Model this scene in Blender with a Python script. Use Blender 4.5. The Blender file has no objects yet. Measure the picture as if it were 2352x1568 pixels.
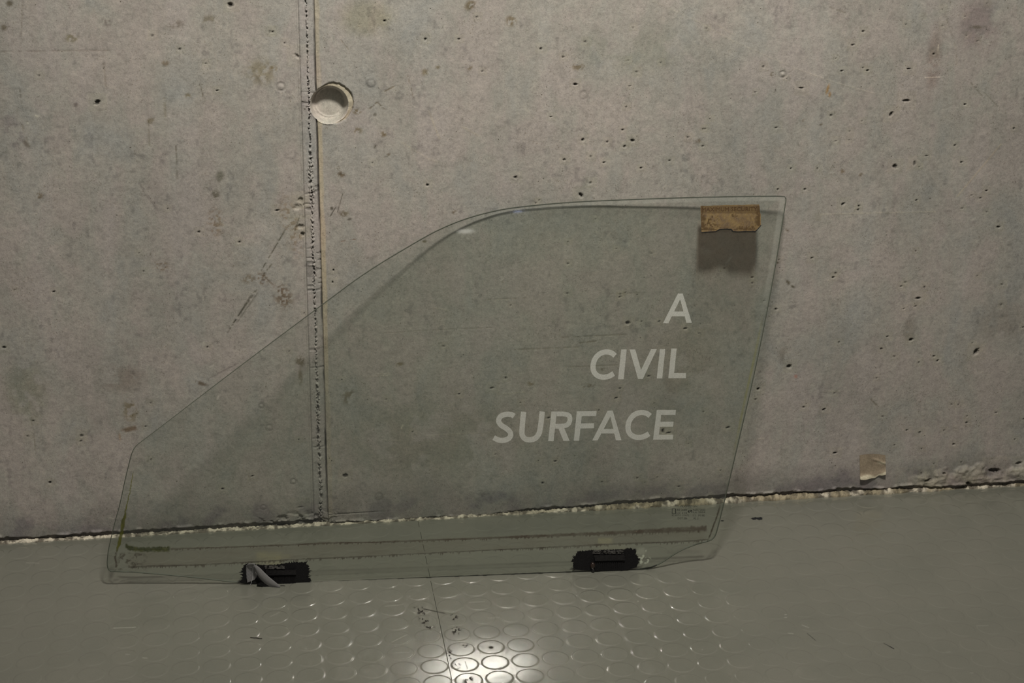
import bpy, bmesh, math, random
import numpy as np
from mathutils import Matrix, Vector

sc = bpy.context.scene
col = sc.collection
random.seed(7)

# ------------------------------------------------------------------ camera
S = 0.04                                    # stud pitch of the rubber flooring, metres
FPX = 4347.88
PITCH, YAW, ROLL = 0.361693, 0.152110, 0.0100645
CAM = np.array([0.0, 0.0, 1.26871])
D = 2.57827                                 # the concrete wall stands at y = D


def cam_axes():
    cx, sx, cz, sz = math.cos(PITCH), math.sin(PITCH), math.cos(YAW), math.sin(YAW)
    f = np.array([sz * cx, cz * cx, -sx])
    r = np.array([cz, -sz, 0.0])
    u = np.cross(r, f)
    cr, sr = math.cos(ROLL), math.sin(ROLL)
    return cr * r + sr * u, -sr * r + cr * u, f


RR, UU, FF = cam_axes()
cd = bpy.data.cameras.new('camera')
cam = bpy.data.objects.new('camera', cd)
col.objects.link(cam)
m = Matrix(((RR[0], UU[0], -FF[0], CAM[0]), (RR[1], UU[1], -FF[1], CAM[1]), (RR[2], UU[2], -FF[2], CAM[2]), (0, 0, 0, 1)))
cam.matrix_world = m
cd.sensor_fit = 'HORIZONTAL'
cd.sensor_width = 36.0
cd.lens = FPX * 36.0 / 2352.0
cd.clip_start = 0.05
cd.clip_end = 50
sc.camera = cam

# ------------------------------------------------------------------ light
w = bpy.data.worlds.new('world')
sc.world = w
w.use_nodes = True
w.node_tree.nodes['Background'].inputs[0].default_value = (1.0, 0.99, 0.91, 1)
w.node_tree.nodes['Background'].inputs[1].default_value = 0.093


def lamp(name, loc, size, power, colr, aim=None, spread=180):
    l = bpy.data.lights.new(name, 'AREA')
    l.shape = 'DISK'
    l.size = size
    l.energy = power
    l.color = colr
    l.spread = math.radians(spread)
    o = bpy.data.objects.new(name, l)
    o.location = loc
    if aim is not None:
        o.rotation_euler = (Vector(aim) - Vector(loc)).to_track_quat('-Z', 'Y').to_euler()
    col.objects.link(o)
    return o


lamp('ceiling_lamp', (0.455, 1.27, 2.55), 0.26, 22.0, (1.0, 0.955, 0.865), (0.40, 2.578, 1.15), 105)
lamp('small_lamp', (0.423, 0.719, 2.60), 0.045, 0.016, (1.0, 0.97, 0.90), (0.32, 2.55, 0.46))
lamp('unseen_bluish_lamp', (0.574, 0.951, 2.60), 0.022, 0.006, (0.55, 0.62, 1.0), (0.40, 2.56, 0.48))  # unseen bluish lamp, set for the glint near the pane's top edge
sc.view_settings.view_transform = 'Standard'
sc.view_settings.look = 'None'
sc.view_settings.gamma = 1
sc.view_settings.use_curve_mapping = False
sc.view_settings.exposure = 0.0
sc.cycles.sample_clamp_indirect = 0.0
sc.cycles.blur_glossy = 0.0


# ------------------------------------------------------------------ geometry of sight (surveyed points of the photo -> places in the room)
def ray(x, y):
    x = np.asarray(x, float)[..., None]
    y = np.asarray(y, float)[..., None]
    return FF + RR * (x - 1176) / FPX - UU * (y - 784) / FPX


def on_floor(x, y, z=0.0):
    d = ray(x, y)
    return CAM + d * ((z - CAM[2]) / d[..., 2:3])


def on_wall(x, y, dy=0.0):
    d = ray(x, y)
    return CAM + d * ((D - dy) / d[..., 1:2])


def project(P):
    d = np.asarray(P, float) - CAM
    z = d @ FF
    return 1176 + FPX * (d @ RR) / z, 784 - FPX * (d @ UU) / z


# the glass: leans back 21.4 degrees, bowed towards the room
G0 = np.array([-0.0107, 2.4038, 0.0])
ge = np.array([0.5661 + 0.0107, 2.3732 - 2.4038, 0.0])
ge /= np.linalg.norm(ge)
gn = np.array([-ge[1], ge[0], 0.0])
TAU = math.radians(21.4)
SAG, GV = 0.034, 0.535
gd = gn * math.sin(TAU) + np.array([0, 0, 1]) * math.cos(TAU)
go = -gn * math.cos(TAU) + np.array([0, 0, 1]) * math.sin(TAU)


def glass_uv(x, y, off=0.0):
    d = ray(x, y)
    off = np.asarray(off, float)
    w_ = np.zeros(d.shape[:-1]) + off
    for _ in range(25):
        t = ((G0 - CAM) @ go + w_) / (d @ go)
        X = CAM + d * t[..., None]
        v = (X - G0) @ gd
        u = (X - G0) @ ge
        w_ = 4 * SAG * v / GV * (1 - v / GV) + off
    return u, v


def glass_pt(u, v, off=0.0):
    u = np.asarray(u, float)
    v = np.asarray(v, float)
    w_ = 4 * SAG * v / GV * (1 - v / GV)
    s = 4 * SAG / GV * (1 - 2 * v / GV)
    n = go - gd * s[..., None]
    n = n / np.linalg.norm(n, axis=-1, keepdims=True)
    off = np.asarray(off, float)
    return G0 + ge * u[..., None] + gd * v[..., None] + go * w_[..., None] + n * off[..., None]


def gpx(x, y, off=0.0):
    u, v = glass_uv(np.asarray(x, float), np.asarray(y, float), off)
    return glass_pt(u, v, np.zeros_like(u) + off)


# ------------------------------------------------------------------ noise
def lattice(seed):
    return np.random.RandomState(seed).rand(512, 512)


def vn(x, y, s, seed):
    R = lattice(seed)
    a = x / s + 200.37
    b = y / s + 190.11
    ia = np.floor(a).astype(int)
    ib = np.floor(b).astype(int)
    fa = a - ia
    fb = b - ib
    fa = fa * fa * (3 - 2 * fa)
    fb = fb * fb * (3 - 2 * fb)
    i0, i1, j0, j1 = ia % 512, (ia + 1) % 512, ib % 512, (ib + 1) % 512
    return (R[i0, j0] * (1 - fa) + R[i1, j0] * fa) * (1 - fb) + (R[i0, j1] * (1 - fa) + R[i1, j1] * fa) * fb


def fbm(x, y, s, seed, o=3):
    t = 0
    a = 1.0
    n = 0
    for k in range(o):
        t = t + a * vn(x, y, s / (2 ** k), seed + k)
        n += a
        a *= 0.5
    return t / n


def ss(a, b, x):
    t = np.clip((x - a) / (b - a), 0, 1)
    return t * t * (3 - 2 * t)


# ------------------------------------------------------------------ helpers
def link(name, me, parent=None):
    o = bpy.data.objects.new(name, me)
    col.objects.link(o)
    if parent is not None:
        o.parent = parent
    return o


def mesh(name, V, F, mat, parent=None, smooth=True, vcol=None):
    me = bpy.data.meshes.new(name)
    V = np.asarray(V, np.float32)
    if isinstance(F, np.ndarray):
        k = F.shape[1]
        me.vertices.add(len(V))
        me.vertices.foreach_set('co', V.ravel())
        me.loops.add(F.size)
        me.loops.foreach_set('vertex_index', F.ravel().astype(np.int32))
        me.polygons.add(len(F))
        me.polygons.foreach_set('loop_start', np.arange(0, F.size, k, dtype=np.int32))
        me.polygons.foreach_set('loop_total', np.full(len(F), k, np.int32))
        me.update(calc_edges=True)
    else:
        me.from_pydata([tuple(map(float, v)) for v in V], [], F)
        me.update()
    if smooth:
        me.polygons.foreach_set('use_smooth', np.ones(len(me.polygons), bool))
    if vcol is not None:
        a = me.color_attributes.new('stain', 'FLOAT_COLOR', 'POINT')
        vc = np.asarray(vcol, np.float32)
        if vc.shape[1] == 3:
            vc = np.concatenate([vc, np.ones((len(vc), 1), np.float32)], 1)
        a.data.foreach_set('color', vc.ravel())
    if mat:
        me.materials.append(mat)
    return link(name, me, parent)


def tag(o, label=None, cat=None, group=None, kind=None):
    if label:
        o['label'] = label
    if cat:
        o['category'] = cat
    if group:
        o['group'] = group
    if kind:
        o['kind'] = kind
    return o


def grid_faces(nr, nc, flip=False):
    i = np.arange((nr - 1) * (nc - 1))
    r, c = i // (nc - 1), i % (nc - 1)
    a = r * nc + c
    q = np.stack([a, a + 1, a + nc + 1, a + nc], 1)
    return q[:, ::-1].copy() if flip else q


def hull_fill(poly):
    """triangulate a simple polygon (list of 2-D points) -> triangles"""
    from mathutils.geometry import tessellate_polygon
    return [tuple(t) for t in tessellate_polygon([[Vector((p[0], p[1], 0)) for p in poly]])]


class NT:
    def __init__(s, name):
        s.m = bpy.data.materials.new(name)
        s.m.use_nodes = True
        s.t = s.m.node_tree
        s.t.nodes.clear()
        s.out = s.n('ShaderNodeOutputMaterial')

    def n(s, typ, **kw):
        x = s.t.nodes.new(typ)
        for k, v in kw.items():
            setattr(x, k, v)
        return x

    def set(s, node, **kw):
        for k, v in kw.items():
            node.inputs[k.replace('_', ' ')].default_value = v
        return node

    def l(s, a, b):
        s.t.links.new(a, b)

    def pos(s, scale=(1, 1, 1)):
        g = s.n('ShaderNodeNewGeometry')
        mp = s.n('ShaderNodeMapping')
        mp.inputs['Scale'].default_value = scale
        s.l(g.outputs['Position'], mp.inputs['Vector'])
        return mp.outputs[0]

    def noise(s, vec, scale, detail=3, rough=0.5, dist=0.0):
        x = s.n('ShaderNodeTexNoise')
        x.inputs['Scale'].default_value = scale
        x.inputs['Detail'].default_value = detail
        x.inputs['Roughness'].default_value = rough
        x.inputs['Distortion'].default_value = dist
        s.l(vec, x.inputs['Vector'])
        return x.outputs['Fac']

    def ramp(s, fac, stops):
        r = s.n('ShaderNodeValToRGB')
        while len(r.color_ramp.elements) < len(stops):
            r.color_ramp.elements.new(0.5)
        for e, (p, c) in zip(r.color_ramp.elements, stops):
            e.position = p
            e.color = (*c, 1) if len(c) == 3 else c
        s.l(fac, r.inputs[0])
        return r.outputs['Color']

    def mul(s, a, b, fac=1.0, mode='MULTIPLY'):
        x = s.n('ShaderNodeMix', data_type='RGBA', blend_type=mode)
        x.inputs[0].default_value = fac
        s.l(a, x.inputs[6])
        if isinstance(b, tuple):
            x.inputs[7].default_value = (*b, 1)
        else:
            s.l(b, x.inputs[7])
        return x.outputs[2]

    def math(s, op, a, b=0.0, c=0.0):
        x = s.n('ShaderNodeMath', operation=op)
        for i, v in enumerate((a, b, c)):
            if isinstance(v, (int, float)):
                x.inputs[i].default_value = v
            else:
                s.l(v, x.inputs[i])
        return x.outputs[0]

    def bump(s, h, strength, dist, normal=None):
        x = s.n('ShaderNodeBump')
        x.inputs['Strength'].default_value = strength
        x.inputs['Distance'].default_value = dist
        s.l(h, x.inputs['Height'])
        if normal is not None:
            s.l(normal, x.inputs['Normal'])
        return x.outputs[0]

    def bsdf(s, base=None, rough=0.5, spec=0.5, metal=0.0):
        b = s.n('ShaderNodeBsdfPrincipled')
        if isinstance(base, tuple):
            b.inputs['Base Color'].default_value = (*base, 1)
        elif base is not None:
            s.l(base, b.inputs['Base Color'])
        if isinstance(rough, float):
            b.inputs['Roughness'].default_value = rough
        else:
            s.l(rough, b.inputs['Roughness'])
        b.inputs['Specular IOR Level'].default_value = spec
        b.inputs['Metallic'].default_value = metal
        return b

    def done(s, sh):
        s.l(sh, s.out.inputs['Surface'])
        return s.m


# ------------------------------------------------------------------ materials
def mat_concrete():
    t = NT('concrete')
    at = t.n('ShaderNodeAttribute', attribute_name='stain')
    p = t.pos((1, 1, 1))
    pv = t.pos((1, 1, 0.55))
    hue = t.ramp(t.noise(pv, 17, 4, 0.62, 0.4), [(0.30, (0.333, 0.328, 0.308)), (0.46, (0.366, 0.346, 0.315)), (0.58, (0.388, 0.350, 0.325)), (0.72, (0.402, 0.362, 0.340))])
    blot = t.ramp(t.noise(p, 55, 5, 0.65, 0.8), [(0.26, (0.80, 0.81, 0.80)), (0.42, (0.95, 0.95, 0.95)), (0.56, (1.01, 1.01, 1.01)), (0.74, (1.10, 1.09, 1.08))])
    c = t.mul(hue, blot)
    big = t.ramp(t.noise(p, 5.0, 3, 0.5, 0.2), [(0.3, (0.90, 0.91, 0.90)), (0.7, (1.08, 1.07, 1.06))])
    c = t.mul(c, big)
    fine = t.ramp(t.noise(p, 650, 3, 0.7), [(0.30, (0.80, 0.80, 0.79)), (0.5, (1, 1, 1)), (0.72, (1.12, 1.12, 1.11))])
    c = t.mul(c, fine, 0.8)
    # faint dark patches of hardened paste
    dk = t.ramp(t.noise(p, 95, 3, 0.6, 0.3), [(0.30, (0.80, 0.81, 0.79)), (0.40, (1, 1, 1))])
    c = t.mul(c, dk, 0.45)
    mid = t.ramp(t.noise(p, 210, 4, 0.7, 0.6), [(0.30, (0.80, 0.80, 0.79)), (0.5, (1, 1, 1)), (0.70, (1.15, 1.14, 1.12))])
    c = t.mul(c, mid, 0.9)
    wisp = t.ramp(t.math('ABSOLUTE', t.math('SUBTRACT', t.noise(p, 60, 4, 0.6, 1.2), 0.5)), [(0.0, (1.10, 1.09, 1.07)), (0.022, (1, 1, 1))])
    c = t.mul(c, wisp, 0.6)
    # scattered brown specks
    sk = t.ramp(t.noise(p, 430, 2, 0.6), [(0.30, (0.62, 0.60, 0.55)), (0.385, (1, 1, 1))])
    skm = t.n('ShaderNodeMix', data_type='RGBA', blend_type='MULTIPLY')
    t.l(t.ramp(t.noise(p, 22, 3, 0.6), [(0.46, (0, 0, 0)), (0.62, (1, 1, 1))]), skm.inputs[0])
    t.l(c, skm.inputs[6])
    t.l(sk, skm.inputs[7])
    c = skm.outputs[2]
    # pin holes
    vo = t.n('ShaderNodeTexVoronoi', feature='F1')
    vo.inputs['Scale'].default_value = 120
    t.l(p, vo.inputs['Vector'])
    sel = t.noise(p, 33, 2, 0.5)
    thr = t.math('MULTIPLY', t.math('SUBTRACT', sel, 0.47), 0.55)
    hole = t.math('LESS_THAN', vo.outputs['Distance'], thr)
    mx = t.n('ShaderNodeMix', data_type='RGBA', blend_type='MULTIPLY')
    t.l(hole, mx.inputs[0])
    t.l(c, mx.inputs[6])
    mx.inputs[7].default_value = (0.42, 0.41, 0.38, 1)
    c = t.mul(mx.outputs[2], at.outputs['Color'])
    b = t.bsdf(c, 0.72, 0.25)
    h1 = t.noise(p, 420, 4, 0.7)
    h2 = t.noise(p, 120, 4, 0.6)
    n1 = t.bump(h1, 0.5, 0.0006)
    n2 = t.bump(h2, 0.5, 0.0012, n1)
    t.l(n2, b.inputs['Normal'])
    return t.done(b.outputs[0])


def mat_floor(name='rubber_floor', k=1.0):
    t = NT(name)
    p = t.pos((1, 1, 1))
    c = t.ramp(t.noise(p, 9, 4, 0.6, 0.3), [(0.3, (0.172 * k, 0.174 * k, 0.144 * k)), (0.55, (0.188 * k, 0.188 * k, 0.156 * k)), (0.75, (0.201 * k, 0.198 * k, 0.165 * k))])
    c = t.mul(c, t.ramp(t.noise(p, 900, 2, 0.6), [(0.25, (0.93, 0.93, 0.93)), (0.75, (1.05, 1.05, 1.05))]))
    ps = t.pos((60, 900, 1))
    sp = t.ramp(t.noise(ps, 1.0, 2, 0.5), [(0.70, (1, 1, 1)), (0.80, (1.12, 1.11, 1.08))])
    c = t.mul(c, sp)
    rg = t.math('MULTIPLY_ADD', t.noise(p, 45, 4, 0.65), 0.11, 0.095)
    b = t.bsdf(c, 0.40, 0.35)
    b.inputs['Coat Weight'].default_value = 1.0
    b.inputs['Coat IOR'].default_value = 1.7
    t.l(rg, b.inputs['Coat Roughness'])
    nb = t.bump(t.noise(t.pos((40, 700, 1)), 1.0, 3, 0.6), 0.10, 0.0002, t.bump(t.noise(p, 260, 3, 0.6), 0.08, 0.0004))
    t.l(nb, b.inputs['Normal'])
    t.l(nb, b.inputs['Coat Normal'])
    return t.done(b.outputs[0])


def mat_glass():
    t = NT('tinted_glass')
    g = t.n('ShaderNodeNewGeometry')
    dp = t.n('ShaderNodeVectorMath', operation='DOT_PRODUCT')
    t.l(g.outputs['Incoming'], dp.inputs[0])
    t.l(g.outputs['Normal'], dp.inputs[1])
    om = t.math('SUBTRACT', 1.0, t.math('ABSOLUTE', dp.outputs['Value']))
    fr = t.math('MULTIPLY_ADD', t.math('POWER', om, 5.0), 0.95, 0.043)
    tr = t.n('ShaderNodeBsdfTransparent')
    tr.inputs[0].default_value = (0.93, 0.944, 0.926, 1)
    gl = t.n('ShaderNodeBsdfGlossy')
    gl.inputs['Roughness'].default_value = 0.04
    df = t.n('ShaderNodeBsdfDiffuse')
    df.inputs[0].default_value = (0.55, 0.57, 0.52, 1)
    dust = t.math('MULTIPLY', t.noise(t.pos((1, 1, 1)), 40, 5, 0.7), 0.022)
    m0 = t.n('ShaderNodeMixShader')
    t.l(dust, m0.inputs[0])
    t.l(tr.outputs[0], m0.inputs[1])
    t.l(df.outputs[0], m0.inputs[2])
    m1 = t.n('ShaderNodeMixShader')
    t.l(fr, m1.inputs[0])
    t.l(m0.outputs[0], m1.inputs[1])
    t.l(gl.outputs[0], m1.inputs[2])
    return t.done(m1.outputs[0])


def mat_rim():
    t = NT('ground_glass_edge')
    tr = t.n('ShaderNodeBsdfTransparent')
    tr.inputs[0].default_value = (0.50, 0.54, 0.49, 1)
    b = t.bsdf((0.115, 0.125, 0.10), 0.5, 0.3)
    m1 = t.n('ShaderNodeMixShader')
    m1.inputs[0].default_value = 0.78
    t.l(tr.outputs[0], m1.inputs[1])
    t.l(b.outputs[0], m1.inputs[2])
    return t.done(m1.outputs[0])


def mat_film(name, rough=0.7, grain=0.0, gscale=1500):
    """colour and coverage from the mesh's own attribute"""
    t = NT(name)
    at = t.n('ShaderNodeAttribute', attribute_name='stain')
    tr = t.n('ShaderNodeBsdfTransparent')
    b = t.bsdf(at.outputs['Color'], rough, 0.3)
    al = at.outputs['Alpha']
    if grain:
        g = t.noise(t.pos(), gscale, 2, 0.6)
        al = t.math('MULTIPLY', al, t.math('MULTIPLY_ADD', g, grain * 2, 1 - grain))
    m1 = t.n('ShaderNodeMixShader')
    t.l(al, m1.inputs[0])
    t.l(tr.outputs[0], m1.inputs[1])
    t.l(b.outputs[0], m1.inputs[2])
    return t.done(m1.outputs[0])


def mat_etch():
    t = NT('etched_frost')
    tr = t.n('ShaderNodeBsdfTransparent')
    df = t.n('ShaderNodeBsdfDiffuse')
    df.inputs[0].default_value = (0.86, 0.87, 0.82, 1)
    g = t.noise(t.pos(), 1500, 2, 0.8)
    al = t.math('MULTIPLY_ADD', g, 0.50, 0.04)
    m1 = t.n('ShaderNodeMixShader')
    t.l(al, m1.inputs[0])
    t.l(tr.outputs[0], m1.inputs[1])
    t.l(df.outputs[0], m1.inputs[2])
    return t.done(m1.outputs[0])


def mat_plain(name, c, rough=0.6, spec=0.4, var=0.0, vs=200, bump=0.0, bs=400, bd=0.001):
    t = NT(name)
    base = c
    p = t.pos()
    if var:
        base = t.ramp(t.noise(p, vs, 4, 0.65), [(0.3, tuple(x * (1 - var) for x in c)), (0.7, tuple(x * (1 + var) for x in c))])
    b = t.bsdf(base, rough, spec)
    if bump:
        t.l(t.bump(t.noise(p, bs, 3, 0.7), bump, bd), b.inputs['Normal'])
    return t.done(b.outputs[0])


def mat_vcol(name, rough=0.8, bump=0.5, bs=500, bd=0.001):
    t = NT(name)
    at = t.n('ShaderNodeAttribute', attribute_name='stain')
    p = t.pos()
    c = t.mul(at.outputs['Color'], t.ramp(t.noise(p, 500, 3, 0.7), [(0.3, (0.75, 0.74, 0.72)), (0.7, (1.15, 1.15, 1.15))]))
    b = t.bsdf(c, rough, 0.25)
    t.l(t.bump(t.noise(p, bs, 3, 0.7), bump, bd), b.inputs['Normal'])
    return t.done(b.outputs[0])


M_CON = mat_concrete()
M_FLO = mat_floor()
M_GLA = mat_glass()
M_RIM = mat_rim()
M_ETCH = mat_etch()
M_FILM = mat_film('grime_shade')
M_INK = mat_plain('black_ink', (0.03, 0.032, 0.026), 0.6, 0.3)
M_RUB = mat_plain('black_adhesive', (0.0055, 0.005, 0.0055), 0.55, 0.22, 0.4, 500, 0.7, 700, 0.0012)
M_RUB2 = mat_plain('worn_black_plastic', (0.010, 0.009, 0.0095), 0.4, 0.4, 0.6, 350, 0.5, 900, 0.001)

# ------------------------------------------------------------------ the concrete wall (one height field, cut into its pieces)
JL, JC, JR = 0.0973, 0.1080, 0.1183         # left line, crumbled centre and right edge of the joint


def lines(segs):
    out = [segs[0][0]]
    for a, b, st in segs:
        n = max(1, int(round((b - a) / st)))
        out += list(np.linspace(a, b, n + 1)[1:])
    return np.array(out)


X = lines([(-2.6, -0.44, 0.06), (-0.44, 0.088, 0.0016), (0.088, 0.178, 0.00052), (0.178, 1.26, 0.0016), (1.26, 3.4, 0.06)])
X[np.argmin(abs(X - JL))] = JL
X[np.argmin(abs(X - JR))] = JR
Z = lines([(-0.004, 0.040, 0.0009), (0.040, 0.612, 0.0011), (0.612, 0.680, 0.00052), (0.680, 0.845, 0.0012), (0.845, 2.7, 0.06)])
GX, GZ = np.meshgrid(X, Z)
H = np.zeros_like(GX)                        # how far it stands out towards the room
TINT = np.ones(GX.shape + (3,))

# gentle unevenness of the cast face
H += (fbm(GX, GZ, 0.09, 3, 3) - 0.5) * 0.0014
H += (fbm(GX, GZ, 0.011, 9, 3) - 0.5) * 0.00035
# soft dirt: darker towards the floor, a purple grey scum line just above it
low = ss(0.075, 0.012, GZ + (fbm(GX, GZ, 0.06, 21, 3) - 0.5) * 0.05)
TINT *= (1 - low * 0.26)[..., None] * np.ones(3)
scum = ss(0.045, 0.02, GZ + (fbm(GX, GZ, 0.03, 24, 4) - 0.5) * 0.05) * ss(0.45, 0.62, fbm(GX, GZ, 0.035, 27, 4))
TINT *= 1 - scum[..., None] * np.array([0.22, 0.24, 0.18])
# vertical run-off, paler and bluer
run = ss(0.52, 0.72, fbm(GX, GZ * 0.12, 0.05, 31, 3))
TINT *= 1 + run[..., None] * np.array([0.03, 0.036, 0.05])
# dark trowelled specks, denser in some patches
sp = fbm(GX, GZ * 0.8, 0.0075, 41, 2) * 0.72 + fbm(GX, GZ, 0.06, 44, 2) * 0.28
TINT *= 1 - (ss(0.68, 0.80, sp) * 0.20)[..., None] * np.array([1, 1, 0.95])


def win(x, z, r):
    i0, i1 = np.searchsorted(X, x - r), np.searchsorted(X, x + r)
    j0, j1 = np.searchsorted(Z, z - r), np.searchsorted(Z, z + r)
    return slice(j0, j1 + 1), slice(i0, i1 + 1)


PX = 0.00061                                 # metres of wall per photo pixel


def pit(px, py, rx, ry=None, ang=0.0, depth=2.5, dirt=0.22, soft=0.30):  # dirt: colour left inside, darkened for dirt and painted shade alike
    ry = ry or rx
    x, _, z = on_wall(px, py)
    rx, ry = rx * PX, ry * PX
    R = max(rx, ry) * 2.2 + 0.003
    s = win(x, z, R)
    a = math.radians(ang)
    dx, dz = GX[s] - x, GZ[s] - z
    u = dx * math.cos(a) + dz * math.sin(a)
    v = -dx * math.sin(a) + dz * math.cos(a)
    q = np.hypot(u / rx, v / ry) + (fbm(GX[s], GZ[s], 0.0025, int(px) % 97 + 50, 2) - 0.5) * 0.7
    k = ss(1.25, 1.25 - 2 * soft, q)
    H[s] -= k * depth * 0.001
    TINT[s] *= (1 - k * (1 - dirt))[..., None] * np.array([1, 1, 0.97])  # darkens the hole for dirt and painted shade alike


def stain(px, py, rx, ry, ang, rgb, k=1.0, ns=0.006, th=0.45, seed=60):
    x, _, z = on_wall(px, py)
    rx, ry = rx * PX, ry * PX
    s = win(x, z, max(rx, ry) * 1.7)
    a = math.radians(ang)
    dx, dz = GX[s] - x, GZ[s] - z
    u = dx * math.cos(a) + dz * math.sin(a)
    v = -dx * math.sin(a) + dz * math.cos(a)
    q = np.hypot(u / rx, v / ry)
    n = fbm(GX[s], GZ[s], ns, seed + int(px) % 31, 3)
    kk = ss(1.2, 0.35, q) * ss(th - 0.08, th + 0.10, n) * k
    rgb = np.array(rgb)
    TINT[s] *= 1 - kk[..., None] * (1 - np.where(rgb < 1, rgb ** 1.55, rgb))


def ring(px, py, r, h=0.5):
    x, _, z = on_wall(px, py)
    s = win(x, z, r * PX * 2.5)
    q = np.hypot(GX[s] - x, GZ[s] - z) / (r * PX)
    H[s] -= np.exp(-((q - 1) / 0.28) ** 2) * h * 0.001
    H[s] += np.exp(-(q / 0.45) ** 2) * h * 0.0012
    TINT[s] *= (1 - np.exp(-((q - 1) / 0.25) ** 2) * 0.28)[..., None]


def scratch(pts, wpx, rgb, depth=0.25, k=1.0, brk=0.0, seed=5):
    P = on_wall([p[0] for p in pts], [p[1] for p in pts])[:, [0, 2]]
    for a, b in zip(P[:-1], P[1:]):
        c = (a + b) / 2
        L = np.linalg.norm(b - a)
        s = win(c[0], c[1], L / 2 + 0.01)
        d = (b - a) / L
        t = (GX[s] - a[0]) * d[0] + (GZ[s] - a[1]) * d[1]
        q = abs(-(GX[s] - a[0]) * d[1] + (GZ[s] - a[1]) * d[0])
        kk = np.exp(-(q / (wpx * PX)) ** 2) * ss(-0.0015, 0.001, t) * ss(L + 0.0015, L - 0.001, t) * k
        if brk:
            kk *= ss(brk - 0.1, brk + 0.1, fbm(GX[s], GZ[s], 0.004, seed, 2))
        H[s] -= kk * depth * 0.001
        rgb = np.array(rgb)
        TINT[s] *= 1 - kk[..., None] * (1 - np.where(rgb < 1, rgb ** 1.5, rgb))


DK = (0.45, 0.44, 0.40)
BR = (0.62, 0.57, 0.47)
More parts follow.
